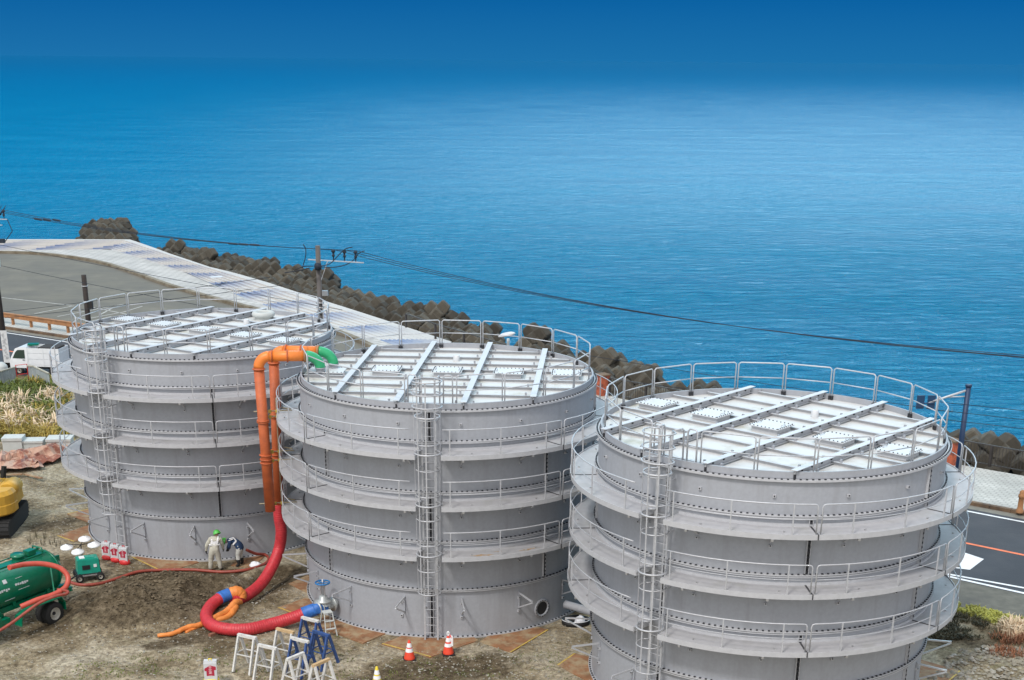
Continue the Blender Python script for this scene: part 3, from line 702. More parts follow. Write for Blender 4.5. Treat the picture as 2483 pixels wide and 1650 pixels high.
# far tank: white ring vent
zr = 8.37
b = MB(); b.tube([(-.22+.40*cos(radians(q)), 4.1+.40*sin(radians(q)), zr+.24) for q in range(0, 360, 15)], .125, 10, closed=True); b.lathe([(.40, zr+.0), (.38, zr+.16)], 20, c=(-.22, 4.1, 0))
b.build('ring_vent', M['foam'], child_of(tank_a, 'roof'))
# middle tank: nozzle plate with two stub pipes, valve, side opening
rb = child_of(tank_b, 'roof'); rot = Matrix.Rotation(-TANKS[1][2], 3, 'Z')
def loc(p, T=TANKS[1]): return Matrix.Rotation(-T[2], 3, 'Z') @ (Vector(p)-Vector((T[0], T[1], 0)))
NZ1, NZ2 = at(777, 898, 8.6), at(809, 889, 8.6)
n1, n2 = loc((NZ1.x, NZ1.y, 0)), loc((NZ2.x, NZ2.y, 0))
b = MB(); c = (n1+n2)/2; b.box((c.x, c.y, zr+.16), (1.35, 1.0, .03)); b.box((c.x, c.y, zr+.09), (1.2, .9, .13), m=1)
for i in range(9):
    for s in (-1, 1): b.box((c.x-.62+1.24*i/8, c.y+s*.46, zr+.185), (.03, .03, .03), m=2)
for p in (n1, n2): b.lathe([(.17, zr+.17), (.17, zr+.30), (.2, zr+.30), (.2, zr+.34), (.1, zr+.34)], 20, c=(p.x, p.y, 0), m=1)
b.build('nozzle_plate', [M['white'], M['tank'], M['bolt']], rb)
for px, py, sx, sy in ((1166, 1347, .55, .10), (1282, 1332, .5, .09), (1205, 1338, .2, .05)):
    q = loc(at(px, py, 3.345)); rr_ = random.Random(px); a0 = atan2(q.y, q.x); b = MB(); tn = Vector((-sin(a0), cos(a0), 0)); rn = Vector((cos(a0), sin(a0), 0)); q = Vector((q.x, q.y, 3.3455)); k = 18
    b.add([q+tn*sx*cos(2*pi*i/k)*rr_.uniform(.5, 1.15)+rn*sy*sin(2*pi*i/k)*rr_.uniform(.5, 1.3) for i in range(k)], [tuple(range(k))])
    b.build('rust_stain', rust_s, [c_ for c_ in tank_b.children if c_.name.startswith('walkway')][0])
lc = loc
az = 310.6+3.8; p = pol(RS, az, .68); Mx = Matrix.Rotation(radians(az), 3, 'Z') @ Matrix.Rotation(pi/2, 3, 'Y')
b = MB(); b.lathe([(.255, 0), (.255, .05), (.36, .05), (.36, 0)], 32, c=p, M=Mx, m=0); b.lathe([(0, .012), (.256, .012)], 32, c=p, M=Mx, m=1)
for k in range(16): q = 2*pi*k/16; b.box(p+Mx @ Vector((.31*cos(q), .31*sin(q), .055)), (.03, .03, .03), m=1)
b.build('side_opening', [M['tank'], M['black']], tank_b)
# gate valve on the shell
vl = thing('gate_valve', (0, 0, 0)); vl.parent = tank_b
vp = loc((-6.93, 47.62, .66)); az = degrees_ = math.degrees(atan2(vp.y, vp.x)); dirv = Vector((vp.x, vp.y, 0)).normalized(); side = Vector((-dirv.y, dirv.x, 0))
Mx = Matrix.Rotation(radians(az), 3, 'Z') @ Matrix.Rotation(pi/2, 3, 'Y')
b = MB()
b.lathe([(.17, -.55), (.17, -.1), (.16, 0), (.17, .25)], 20, c=vp-dirv*0, M=Mx)
for z in (-.42, -.12, .12, .26): b.lathe([(0, z), (.27, z), (.27, z+.04), (0, z+.04)], 20, c=vp, M=Mx)
b.lathe([(.27, .0), (.25, .16), (.2, .2), (.29, .2), (.29, .26), (.16, .30), (.15, .42), (.09, .45), (0, .45)], 20, c=vp)
b.build('valve_body', M['valve'], vl)
b = MB(); b.beam(vp+side*.11+Vector((0, 0, .42)), vp+side*.1+Vector((0, 0, .86)), .04, .05); b.beam(vp-side*.11+Vector((0, 0, .42)), vp-side*.1+Vector((0, 0, .86)), .04, .05); b.box(vp+Vector((0, 0, .86)), (.16, .26, .05), rz=radians(az)); b.tube([vp+Vector((0, 0, .4)), vp+Vector((0, 0, 1.08))], .025, 8)
b.build('yoke', M['steel'], vl)
b = MB(); hw = vp+Vector((0, 0, .94)); b.tube([hw+Vector((.26*cos(radians(q)), .26*sin(radians(q)), 0)) for q in range(0, 360, 15)], .026, 8, closed=True)
for q in range(0, 360, 72): b.tube([hw, hw+Vector((.26*cos(radians(q)), .26*sin(radians(q)), 0))], .018, 6)
b.build('handwheel', mat('handwheel_blue', (.01, .16, .42), .4, var=.08), vl)
# near tank: outlet stub towards the middle tank
s0, s1 = at(1372, 1466, .62), at(1445, 1487, .62)
T3 = TANKS[2]; a_, b_ = loc(s0, T3), loc(s1, T3)
b = MB(); d = (b_-a_).normalized(); b.tube([a_, b_+d*.8], .15, 20, caps=False); b.tube([a_, b_+d*.8], .138, 20, m=1, caps=False); b.tube([a_-d*.01, a_+d*.03], .165, 20)
b.build('outlet_pipe', [M['tank'], M['black']], tank_c)
# ---------------------------------------------------------------- rusty road plates under the tanks
def plate(pts, label, edge=None):
    P = [Vector(q) if len(q) == 3 else at(q[0], q[1], .03) for q in pts]
    for q in P: q.z = 0
    b = MB(); n = len(P); z0, z1 = -.02, .035
    b.add([(q.x, q.y, z0) for q in P]+[(q.x, q.y, z1) for q in P], [tuple(range(n, 2*n)), tuple(reversed(range(n)))]+[(i, (i+1) % n, n+(i+1) % n, n+i) for i in range(n)], 0)
    if edge is not None:
        for e in edge:
            a, c = P[e], P[(e+1) % n]; m_ = (P[0]+P[2])/2; i_ = ((m_-a).normalized()+(m_-c).normalized())*.03
            b.beam(Vector((a.x, a.y, .037))+i_, Vector((c.x, c.y, .037))+i_, .05, .004, m=1)
    b.build('steel_plate', [M['rust'], M['yellowline']], label=label, cat='steel plate', group='rusty steel plates under the tanks')
def rect(c1, c2, wdt, sgn=1):
    a, c = at(*c1), at(*c2); d = (c-a); nrm = Vector((-d.y, d.x, 0)).normalized()*wdt*sgn
    return [tuple(a), tuple(c), tuple(c+nrm), tuple(a+nrm)]
plate([(925, 1562), (1043, 1594), (1160, 1553), (1080, 1500)], 'rusty steel plate with a corner pointing at the two red cones', (0,))
plate([(1165, 1556), (1240, 1582), (1330, 1528), (1240, 1500)], 'rusty steel plate under the middle tank, right of the one by the red cones', (1,))
plate([(673, 1474), (745, 1502), (800, 1465), (742, 1450)], 'rusty steel plate beside the gate valve of the middle tank', (0,))
plate([(700, 1416), (745, 1437), (800, 1415), (745, 1395)], 'dark rusty plate corner under the bracket left of the blue handwheel')
plate([(745, 1510), (880, 1560), (950, 1530), (830, 1480)], 'rusty steel plate strip under the step stool')
plate([(320, 1352), (400, 1390), (482, 1364), (420, 1330)], 'rusty steel plate in front of the far tank between the barriers and the workers', (0,))
plate([(137, 1300), (178, 1314), (230, 1300), (214, 1274)], 'rusty steel plate by the far tank above the floodlights', (0,))
plate([(163, 1246), (212, 1266), (260, 1240), (215, 1234)], 'rusty steel plate at the left side of the far tank, farthest from the camera', (3,))
plate([(1350, 1612), (1391, 1584), (1500, 1610), (1440, 1660)], 'rusty steel plate left of the nearest tank, under its brackets', (0,))
plate([(2225, 1598), (2330, 1628), (2290, 1665), (2180, 1650)], 'rusty steel plate right of the nearest tank, beside the rubble', (1,))
plate([(560, 1372), (612, 1377), (640, 1350), (590, 1340)], 'rusty steel plate under the feet of the worker in the navy jacket')
# ---------------------------------------------------------------- wave-breaking blocks
def block_mesh(seed):
    rnd = random.Random(seed); b = MB(); h, e, c = .58, 1.32, .13
    b.box((0, 0, 0), (2*h, 2*h, 2*h))
    for ax in range(3):
        for s in (-1, 1):
            def P(r, q, d):
                v = [0, 0, 0]; v[ax] = s*d; v[(ax+1) % 3] = r; v[(ax+2) % 3] = q; return tuple(v)
            t = .52
            oct_ = lambda w, k: [(w, w-k), (w-k, w), (-w+k, w), (-w, w-k), (-w, -w+k), (-w+k, -w), (w-k, -w), (w, -w+k)]
            R = [[P(*q, h-.02) for q in oct_(h+.01, .04)], [P(*q, e-.13) for q in oct_(t, .10)], [P(*q, e) for q in oct_(t-.12, .10)]]
            vs = R[0]+R[1]+R[2]; fs = [(i, (i+1) % 8, 8+(i+1) % 8, 8+i) for i in range(8)]+[(8+i, 8+(i+1) % 8, 16+(i+1) % 8, 16+i) for i in range(8)]+[tuple(range(16, 24))]
            b.add(vs, fs)
    return b
proto = None; BL = []
blk_n = 0
def place_block(x, y, z, label, rnd, flat=False, sc_=1.0):
    global proto, blk_n
    if proto is None: o = proto = block_mesh(1).build('wave_block', M['block'])
    else: o = proto.copy(); C.objects.link(o)
    a = atan2(-.604, .797)+rnd.uniform(-.22, .22)
    R = Matrix.Rotation(a+.45+(0 if not flat else rnd.uniform(-.5, .5)), 4, 'Z') @ Matrix.Rotation(radians(45)+rnd.uniform(-.10, .10), 4, 'Y') @ Matrix.Rotation(rnd.uniform(-.15, .15)+(rnd.choice((0, .5)) if rnd.random() < .25 else 0), 4, 'X')
    o.matrix_world = Matrix.Translation((x, y, z)) @ R @ Matrix.Scale(sc_*rnd.uniform(.84, .94), 4)
    tag(o, label[0], 'wave block', label[1]); blk_n += 1
rnd = random.Random(11)
PO = [p2(x, y, .3) for x, y in ((312, 560), (450, 585), (643, 628), (809, 677), (861, 695), (1010, 736), (1103, 760), (1197, 792), (1308, 818), (1402, 844), (1469, 863), (1605, 894), (1679, 913), (1758, 928), (2346, 1045), (2483, 1085), (2600, 1120))]
PI = [(a, c) for a, c, *_ in WO[2:]]+[p2(1250, 884, .15), p2(1480, 962, .15)]+[tuple(rd(u, 69.9)[:2]) for u in (-38, -28, -18, -8, 2)]
labL = ('dark weathered concrete wave block in the sloping pile along the sea wall', 'wave blocks piled along the shore')
labR = ('dark weathered concrete wave block behind the dark fence at the right edge', 'wave blocks behind the fence at right')
labI = ('dark concrete wave block in the separate heap off the corner of the sea wall', 'wave blocks heaped off the wall corner')
PIr, li = resample(PI, 200)
def nearest_out(p):
    best = 1e9
    for a, c in zip(PO, PO[1:]): best = min(best, seg(p, a, c))
    return best
s_step = 2.1; cnt = int(li/s_step)
PIs, _ = resample(PI, cnt)
for i in range(cnt):
    a, c = Vector(PIs[i]), Vector(PIs[min(cnt, i+1)]); d = (c-a).normalized(); nrm = Vector((-d.y, d.x))
    if nrm.y < 0: nrm = -nrm
    m = (a+c)/2
    # width of the pile here
    wdt = min(((m+nrm*q)-Vector(P_)).length+0*q for P_ in PO for q in (0,))
    best = 6
    for A_, B_ in zip(PO, PO[1:]):
        A_, B_ = Vector(A_), Vector(B_); e = B_-A_; den = nrm.x*e.y-nrm.y*e.x
        if abs(den) < 1e-6: continue
        t = ((A_.x-m.x)*e.y-(A_.y-m.y)*e.x)/den; k = ((A_.x-m.x)*nrm.y-(A_.y-m.y)*nrm.x)/den
        if 0 <= k <= 1 and t > 0: best = t; break
    wd = min(best, 15)
    rows = max(2, int((wd-.3)/2.0)+1)
    lab = labR if m.x > 20 else labL
    for j in range(rows):
        off = 1.55+2.0*j+rnd.uniform(-.2, .2); sh = (j % 2)*.95+rnd.uniform(-.25, .25)
        q = m+nrm*off+d*sh
        z = -.35-1.05*(1 if j == 0 else .45 if j < rows-1 else .55)+rnd.uniform(-.18, .22)
        if j == rows-1 and rnd.random() < .35: continue
        place_block(q.x, q.y, z, lab, rnd)
        if j < rows-1 and rnd.random() < .10: place_block(q.x+.5, q.y+.6, z+.85, lab, rnd, True)
# the separate heap off the corner
for (x, y, z) in ((190, 590, .5), (210, 588, .2), (232, 590, .4), (255, 590, .6), (278, 590, .4), (300, 588, .2), (200, 578, .4), (222, 578, .9), (245, 576, .8), (266, 576, 1.0), (290, 575, .6), (303, 574, 0),
                (200, 561, .8), (220, 562, .5), (240, 563, .9), (262, 562, .8), (283, 562, .6), (302, 562, .2), (205, 551, .6), (228, 549, .5), (250, 552, .8), (270, 550, .5), (290, 549, .4), (222, 539, .3), (243, 538, .9), (266, 538, .2), (286, 536, .5)):
    p = at(x, y+3, z-.3); place_block(p.x, p.y+2.0, z-1.0, labI, rnd, True, .95)
for i in range(10):
    p = at(185+13*i, 588, -1); place_block(p.x, p.y+2.5, -1.8, labI, rnd, True, 1.0)
# ---------------------------------------------------------------- fences and posts along the pavement
def fence_run(pts, label, bars=True, h=1.1, posts=1):
    t = thing('metal_fence', Vector((*pts[0], .15)), 0, label, 'fence'); o = Vector((*pts[0], .15)); b = MB()
    P = [Vector((*p, .15))-o for p in pts]
    for a, c in zip(P, P[1:]):
        b.beam(a+Vector((0, 0, h)), c+Vector((0, 0, h)), .07, .06)
        if bars: b.beam(a+Vector((0, 0, .10)), c+Vector((0, 0, .10)), .04, .05)
        else: b.tube([a+Vector((0, 0, h*.5)), c+Vector((0, 0, h*.5))], .02, 5)
        l = (c-a).length; k = int(l/.16) if bars else 0
        for i in range(k): q = a.lerp(c, (i+.5)/k); b.box(q+Vector((0, 0, h/2)), (.022, .022, h-.1), rz=.6)
    b.build('fence_bars', M['fence'], t)
    for p in P: MB().box(p+Vector((0, 0, h/2)), (.13, .13, h), rz=.6).build('post', M['fence'], t)
    return t
fence_run([p2(985, 797, .2), p2(1056, 823, .18), p2(1125, 845, .15), p2(1190, 866, .15), p2(1250, 884, .15)], 'thin dark railing with square posts where the painted wall ends', False, 1.15)
q0, q1 = Vector(p2(1478, 960, .15)), Vector(rd(-9, 69.5)[:2])
fence_run([tuple(q0.lerp(q1, i/14)) for i in range(15)], 'dark vertical-bar fence between the pavement and the wave blocks')
for (x, y, lb) in ((1461, 958, 'square brick red post at the end of the dark fence behind the middle tank'), (2305, 1126, 'square brick red post by the blue pole behind the nearest tank')):
    p = at(x, y, .15); b = MB(); b.box((0, 0, .62), (.62, .62, 1.24), rz=.6); b.box((0, 0, 1.27), (.72, .72, .08), rz=.6, m=1)
    o = b.build('brick_post', [M['brick'], M['kerbb']], label=lb, cat='post'); o.location = p
# bollards
p = at(2472, 1243, .15)
b = MB(); b.lathe([(.17, 0), (.17, .14), (.13, .18), (.12, .7), (.16, .74), (.16, .84), (.11, .9), (.13, .98), (.06, 1.06), (0, 1.08)], 18)
o = b.build('bollard', M['guard'], label='brown turned bollard standing on the pavement at the right edge', cat='bollard'); o.location = p
# guard rail, left
t = thing('guard_barrier', rd(-92, 64.35), 0, 'brown guard rail on posts beside the road at the left', 'guard rail'); o_ = rd(-92, 64.35)
b = MB(); N_ = 62
for i in range(N_):
    a, c = rd(-110+i, 64.3+bend(-110+i), .82)-o_, rd(-109+i, 64.3+bend(-109+i), .82)-o_
    b.beam(a, c, .16, .30); b.beam(a+Vector((0, 0, .18)), c+Vector((0, 0, .18)), .26, .05)
b.build('rail', M['guard'], t)
for i in range(0, N_, 2):
    MB().box(rd(-109.6+i, 64.45+bend(-109.6+i), .42)-o_, (.17, .17, .74), rz=-.65).build('post', M['guard'], t)
# ---------------------------------------------------------------- utility poles and wires
def pole(x, y, h, r0, r1, m, label, arm=None, extra=None):
    t = thing('utility_pole', (x, y, 0), 0, label, 'utility pole')
    b = MB(); b.tube([(0, 0, -.1), (0, 0, h)], [r0, r1], 14); b.build('pole_shaft', m, t); return t
P3 = (-10.23, 74.0); 
t3 = pole(*P3, 10.35, .165, .125, M['pole'], 'grey concrete utility pole behind the far tank, its crossarm over the sea')
def arm(t, p0, p1, z, ins, r=.03, down=.0):
    b = MB(); b.beam((*p0, z), (*p1, z), .05, .05); b.beam((p0[0]*.4+p1[0]*.3, p0[1]*.4+p1[1]*.3, z), (0, 0, z-1.3), .03, .03); a = b.build('crossarm', M['galv'], t)
    for f in ins:
        q = Vector((p0[0]+(p1[0]-p0[0])*f, p0[1]+(p1[1]-p0[1])*f, z))
        b = MB(); b.lathe([(.03, .03), (.03, .2), (.07, .22), (.085, .3), (.05, .32), (.05, .42), (.10, .45), (.11, .52), (.05, .58), (0, .60)], 10, c=q); b.build('insulator', M['wire'], a)
    return a
arm(t3, (-.55, .2), (2.45, -.86), 9.62, (.46, .66, .86))
b = MB()
for z in (7.4, 7.15, 6.9): b.lathe([(.15, z), (.21, z), (.21, z+.07), (.15, z+.07)], 14)
b.box((.3, -.1, 7.95), (.3, .22, .26)); b.box((.16, -.14, 5), (.05, .05, 5.2), m=1); b.build('pole_fittings', [M['steel'], M['galv']], t3)
P1 = at(19, 900); tl = pole(P1.x, P1.y, 9.9, .20, .15, M['poledark'], 'dark utility pole at the left edge with a paper sign, insulators and wires')
arm(tl, (-.6, .1), (1.3, -.35), 9.72, (.25, .55, .9)); arm(tl, (-.7, .2), (.9, -.2), 9.35, (.3, .7))
b = MB()
for a_ in (0, .35, .7): b.tube([(a_*.8+.1, .2, 9.9), (a_*.8+.45, .0, 10.25), (a_*.8+.7, -.1, 10.55)], [.05, .035, .01], 6)
b.box((.45, 0, 8.35), (.8, .3, .25)); b.tube([(.3, 0, 9.5), (.55, 0, 9.1), (.4, 0, 8.45)], .03, 5); b.tube([(1.3, -.3, 9.7), (1.5, -.2, 9.0), (.9, -.1, 8.3)], .025, 5)
b.build('switch_gear', M['wire'], tl)
MB().box((.22, -.1, 7.0), (.34, .3, .5)).build('meter_box', M['foam'], tl)
b = MB(); b.box((.12, -.24, 1.65), (.42, .03, 2.1)); sg = b.build('pole_sign', M['white'], tl)
P2_ = at(226, 890); t2 = pole(P2_.x, P2_.y, 6.05, .19, .16, M['poledark'], 'short black pole with a round box, between the roadside and the far tank')
b = MB()
for z in (5.3, 4.3, 3.0): b.lathe([(.17, z), (.20, z), (.20, z+.06), (.17, z+.06)], 12, m=1)
b.box((.3, -.1, 4.1), (.25, .25, .5)); b.lathe([(0, 0), (.24, 0), (.24, .22), (0, .22)], 16, c=(.55, -.15, 2.6)); b.build('pole_fittings', [M['black'], M['galv']], t2)
def text_mesh(name, s, size, m, parent, M4, ext=.003, align='CENTER'):
    cu = bpy.data.curves.new(name, 'FONT'); cu.body = s; cu.size = size; cu.extrude = ext; cu.align_x = align; cu.align_y = 'CENTER'; cu.resolution_u = 3; cu.space_line = .95
    to = bpy.data.objects.new(name, cu); C.objects.link(to); dg = bpy.context.evaluated_depsgraph_get()
    me = bpy.data.meshes.new_from_object(to.evaluated_get(dg)); me.materials.clear(); me.materials.append(m); bpy.data.objects.remove(to)
    o = bpy.data.objects.new(name, me); C.objects.link(o); o.parent = parent; o.matrix_local = M4; return o
STAND = Matrix.Rotation(pi/2, 4, 'X')
b = MB(); rs_ = random.Random(5)
for i in range(26): b.box((.12+rs_.uniform(-.09, .09), -.258, .85+.065*i), (rs_.uniform(.05, .2), .006, .022))
b.build('sign_marks', M['wire'], sg)
def wire(pts, r, label, sag=0, group='overhead wires', lumps=()):
    P = [Vector(p) for p in pts]; out_ = []
    for a, c in zip(P, P[1:]):
        k = 14
        for i in range(k): f = i/k; q = a.lerp(c, f); q.z -= sag*4*f*(1-f)*((c-a).length/20)**2*.2; out_.append(q)
    out_.append(P[-1]); b = MB(); b.tube(out_, r, 5)
    for f in lumps:
        i = int(f*(len(out_)-2)); a, c = out_[i], out_[i+1]; d = (c-a).normalized(); q = a.lerp(c, .5); b.tube([q-d*.45, q-d*.3, q+d*.3, q+d*.45], [r, .055, .055, r], 6)
    o = b.build('overhead_wire', M['wire'], label=label, cat='wire', group=group); return o
ins3 = [Vector((P3[0]-.55+3.1*f, P3[1]+.2-1.1*f, 10.2)) for f in (.46, .66, .86)]
inl = [Vector((P1.x-.6+1.9*f, P1.y+.1-.45*f, 10.3)) for f in (.25, .55, .9)]
endR = [atY(2483+q[0], q[1], q[2]) for q in ((0, 862, 47), (0, 866, 47.3), (0, 868, 46.6))]
nm = ('nearest the viewer', 'in the middle', 'nearest the sea')
for i in range(3):
    ext = (endR[i]-ins3[i])*.15
    wire([inl[i]-Vector((12, -9, .2)), inl[i], ins3[i], endR[i], endR[i]+ext], .014, 'thick overhead wire on the crossarms running over the sea to the right, '+('lowest', 'middle', 'topmost')[i]+' of three', sag=.95, lumps=(.30, .44))
# jumper loops at the pole
hub = atY(771, 647, 73.8)
for k, pts in enumerate((((771, 647), (800, 640), (820, 620), (838, 604), (855, 600)), ((771, 648), (815, 648), (850, 637), (870, 615), (884, 609)), ((735, 593), (741, 603), (741, 622), (733, 651)), ((715, 655), (735, 647), (760, 646)), ((690, 662), (722, 657), (752, 650)))):
    P = [atY(x, y, 73.4) for x, y in pts]; b = MB(); Q = []
    for i in range(len(P)-1):
        for f in (0, .33, .66):
            p0, p1, p2_, p3 = P[max(0, i-1)], P[i], P[i+1], P[min(len(P)-1, i+2)]
            Q.append(.5*((2*p1)+(p2_-p0)*f+(2*p0-5*p1+4*p2_-p3)*f*f+(3*p1-p0-3*p2_+p3)*f**3))
    Q.append(P[-1]); b.tube(Q, .024, 5); b.build('jumper_cable', M['wire'], t3)
b = MB(); b.lathe([(0, -.2), (.16, -.16), (.2, 0), (.16, .16), (0, .2)], 10, c=hub-Vector((P3[0], P3[1], 0))); 
o = b.build('junction', M['wire'], t3)
for c_ in t3.children:
    if c_.name.startswith('jumper'): c_.matrix_local = Matrix.Translation((-P3[0], -P3[1], 0))
# low communication wires
low = [(((0, 474+20), (300, 610), (700, 760)), 92, 86), ]
def lowwire(p0, p1, y0, y1, label, r=.014, lumps=()):
    a, c = atY(*p0, y0), atY(*p1, y1); wire([a, c], r, label, sag=.15, lumps=lumps)
lowwire((-20, 590), (830, 752), 93, 70, 'thin wire crossing the car park from the left edge towards the pole, uppermost')
lowwire((-20, 640), (800, 798), 93, 68, 'thin wire crossing the car park just over the top of the short black pole')
lowwire((8, 757), (660, 672), 91, 75, 'thin wire rising across the car park behind the far tank railing, upper one')
lowwire((8, 772), (700, 690), 91, 75, 'thin wire rising across the car park behind the far tank railing, lower one')
lowwire((1380, 855), (2310, 1000), 72, 60, 'thin wire behind the nearest tank, passing the wave blocks')
lowwire((1560, 930), (2500, 1042), 66, 58, 'lowest thin wire behind the nearest tank railing, running out at the right edge')
lowwire((2250, 972), (2500, 998), 62, 58, 'upper thin wire right of the blue pole')
lowwire((2250, 992), (2500, 1020), 62, 58, 'middle thin wire right of the blue pole')
# ---------------------------------------------------------------- street lamp behind the middle tank
t = thing('street_lamp', (-.35, 76.6, .15), 0, 'white oval street lamp head on a pole behind the middle tank', 'street lamp')
hp = atY(1229, 813, 76)-Vector((-.35, 76.6, .15))
b = MB(); b.tube([(0, 0, 0), (0, 0, hp.z-.3)], [.10, .075], 12); b.build('lamp_pole', M['foam'], t)
S_ = Matrix.Rotation(radians(-12), 3, 'Y') @ Matrix.Diagonal((1.9, 1, .75))
b = MB(); b.lathe([(.0, .20), (.15, .17), (.23, .09), (.26, 0), (.22, -.06), (0, -.10)], 18, c=hp, M=S_); b.build('lamp_head', M['white'], t)
# ---------------------------------------------------------------- blue pole with traffic sign seen from behind
p = at(2312, 1215, .15); t = thing('traffic_sign_pole', p, 0, 'dark blue pole with an arm and square signs beside the nearest tank', 'sign pole')
top = atY(2331, 938, p.y)-p
b = MB(); b.tube([(0, 0, 0), (0, 0, top.z)], [.125, .12], 14); b.lathe([(0, 0), (.15, 0), (.15, .1), (0, .1)], 14, c=(0, 0, top.z)); b.build('pole_shaft', M['navy'], t)
e = atY(2250, 978, p.y)-p
b = MB(); b.tube([(0, 0, top.z-.15), e], .055, 8); b.tube([(0, 0, top.z-.45), e*.55+Vector((0, 0, top.z-.15))*.45], .03, 8); b.build('arm', M['galv'], t)
b = MB()
for dx in (-.25, .25): b.box(e+Vector((dx-.1, 0, .05)), (.36, .05, .62), rz=.1)
b.tube([e+Vector((-.3, -.05, 0)), e+Vector((.3, -.05, 0))], .03, 6); b.build('sign_panel', mat('sign_back_blue', (.012, .05, .12), .5), t)
# ---------------------------------------------------------------- orange pipes and hoses
def even(Q, s):
    d = [0]
    for a, c in zip(Q, Q[1:]): d.append(d[-1]+(c-a).length)
    n = max(2, int(d[-1]/s)); o = []; j = 0
    for i in range(n+1):
        t = d[-1]*i/n
        while j < len(d)-2 and d[j+1] < t: j += 1
        o.append(Q[j].lerp(Q[j+1], (t-d[j])/max(1e-6, d[j+1]-d[j])))
    return o
def cat(P, k=6):
    P = [Vector(p) for p in P]; Q = []
    for i in range(len(P)-1):
        a, b_, c, d = P[max(0, i-1)], P[i], P[i+1], P[min(len(P)-1, i+2)]
        for j in range(k):
            f = j/k; Q.append(.5*((2*b_)+(c-a)*f+(2*a-5*b_+4*c-d)*f*f+(3*b_-a-3*c+d)*f**3))
    return Q+[P[-1]]
def arc(p, q, r_dir0, r_dir1, n=8):
    "quarter bend from p leaving along r_dir0, arriving at q along r_dir1"
    p, q, d0, d1 = Vector(p), Vector(q), Vector(r_dir0), Vector(r_dir1); c0 = p+d0*(q-p).dot(d0)*1.0
    out_ = []
    for i in range(n+1):
        t = pi/2*i/n; out_.append(q+(p-q)*1-(p-q)+(p-c0)*(1-sin(t))+(c0-q)*cos(t)*1+(q-q) if False else c0+(p-c0)*(1-sin(t))+(q-c0)*(1-cos(t)))
    return out_
def pipe_run(label, base, top, hend, noz, zc, r=.195):
    t = thing('orange_pipe', (0, 0, 0), 0, label, 'pipe', 'orange riser pipes between the tanks')
    base, top, hend, noz = map(Vector, (base, top, hend, noz)); hd = Vector((hend.x-top.x, hend.y-top.y, 0)).normalized(); R_ = .42
    e0 = Vector((top.x, top.y, zc-R_)); e1 = Vector((top.x, top.y, zc))+hd*R_
    b = MB(); b.tube([base, e0], r, 20); l = (e0-base).length
    for f in ((.0, .012) if l < 1 else (.008, .36, .37, .60, .63, .655)):
        q = e0.lerp(base, f); b.lathe([(r, -.02), (r+.045, -.02), (r+.045, .02), (r, .02)], 20, c=q)
    b.build('riser', M['orange'], t)
    b = MB(); b.tube(arc(e0, e1, (0, 0, 1), hd), r, 20); b.tube([e1, hend], r, 20); b.build('elbow', M['orange2'], t)
    b = MB()
    for q in (e1+hd*.05, e1+hd*.62): b.tube([q, q+hd*.05], r+.04, 20)
    b.build('coupling', M['orange'], t)
    h1 = Vector((noz.x, noz.y, noz.z)); hx = Vector((noz.x, noz.y, zc))
    b = MB(); st = hend+hd*0; R2 = Vector((hx.x-hend.x, hx.y-hend.y, 0)).length
    b.tube(arc(st, h1, (hx-st).normalized(), (0, 0, -1), 10), r*.97, 20); b.build('green_elbow', M['green_hose'], t)
    b = MB(); b.tube([hend-hd*.05, hend+hd*.04], r+.03, 20); b.build('coupling', M['guard'], t)
    return t
pf = pipe_run('orange riser pipe nearer the viewer, open at its lower end', (-9.30, 51.0, 3.25), (-9.42, 51.05, 8.5), (NZ1.x-.52, NZ1.y-.2, 9.17), (NZ1.x, NZ1.y, 8.68), 9.17)
pr = pipe_run('rear orange riser pipe that runs down into the red hose', (-9.16, 52.2, 3.05), (-9.05, 52.2, 8.6), (NZ2.x-.55, NZ2.y-.05, 9.17), (NZ2.x, NZ2.y, 8.68), 9.17)
b = MB()
for z, x0 in ((7.05, -9.75), (5.15, -9.6), (3.45, -9.75), (6.85, -9.6), (5.5, -9.5)):
    b.tube([(x0, 51.25, z), (-8.35, 51.55, z)], .024, 6); b.box((-9.15, 51.3, z), (.1, .1, .12), m=1); b.box((-8.9, 51.4, z), (.1, .1, .1), m=1)
    b.tube([(-9.3, 52.5, z-.06), (-8.5, 52.0, z-.06)], .024, 6)
b.tube([(-8.95, 51.6, 3.0), (-8.95, 51.6, 7.5)], .024, 6)
b.build('pipe_clamp', [mat('scaffold_tube', (.45, .38, .25), .5, .4), M['yellowline']], label='scaffold tubes and clamps holding the orange pipes to the middle tank', cat='clamp')
def hose(name, pts, r, m, label, cat_='hose', n=14, ribs=True, k=7):
    Q = cat(pts, k); b = MB(); b.tube(Q, r, n); return b.build(name, m, label=label, cat=cat_)
t = thing('red_hose', (-9.2, 52.2, 0), 0, 'thick red hose hanging from the rear orange pipe and curving onto the dirt', 'hose'); O_ = Vector((-9.2, 52.2, 0))
QA = cat([Vector((-9.16, 52.2, 3.15)), atY(677, 1255, 52.2), atY(682, 1290, 52.2), atY(677, 1330, 52.25), at(660, 1374, .75), at(633, 1416, .33), at(600, 1443, .25), at(566, 1458, .25)])
QA = even(QA, .022); MB().tube([q-O_ for q in QA], [.222+.007*sin(i*1.57) for i in range(len(QA))], 20).build('hose_tube', M['redhose'], t)
tb = thing('red_hose', (-10, 48, 0), 0, 'thick red hose looped on the dirt with blue cuffs, joined to the valve', 'hose'); O2 = Vector((-10, 48, 0))
vpos = Vector((-6.93, 47.62, .66)); vd = (vpos-Vector((TANKS[1][0], TANKS[1][1], .66))).normalized(); vd.z = 0
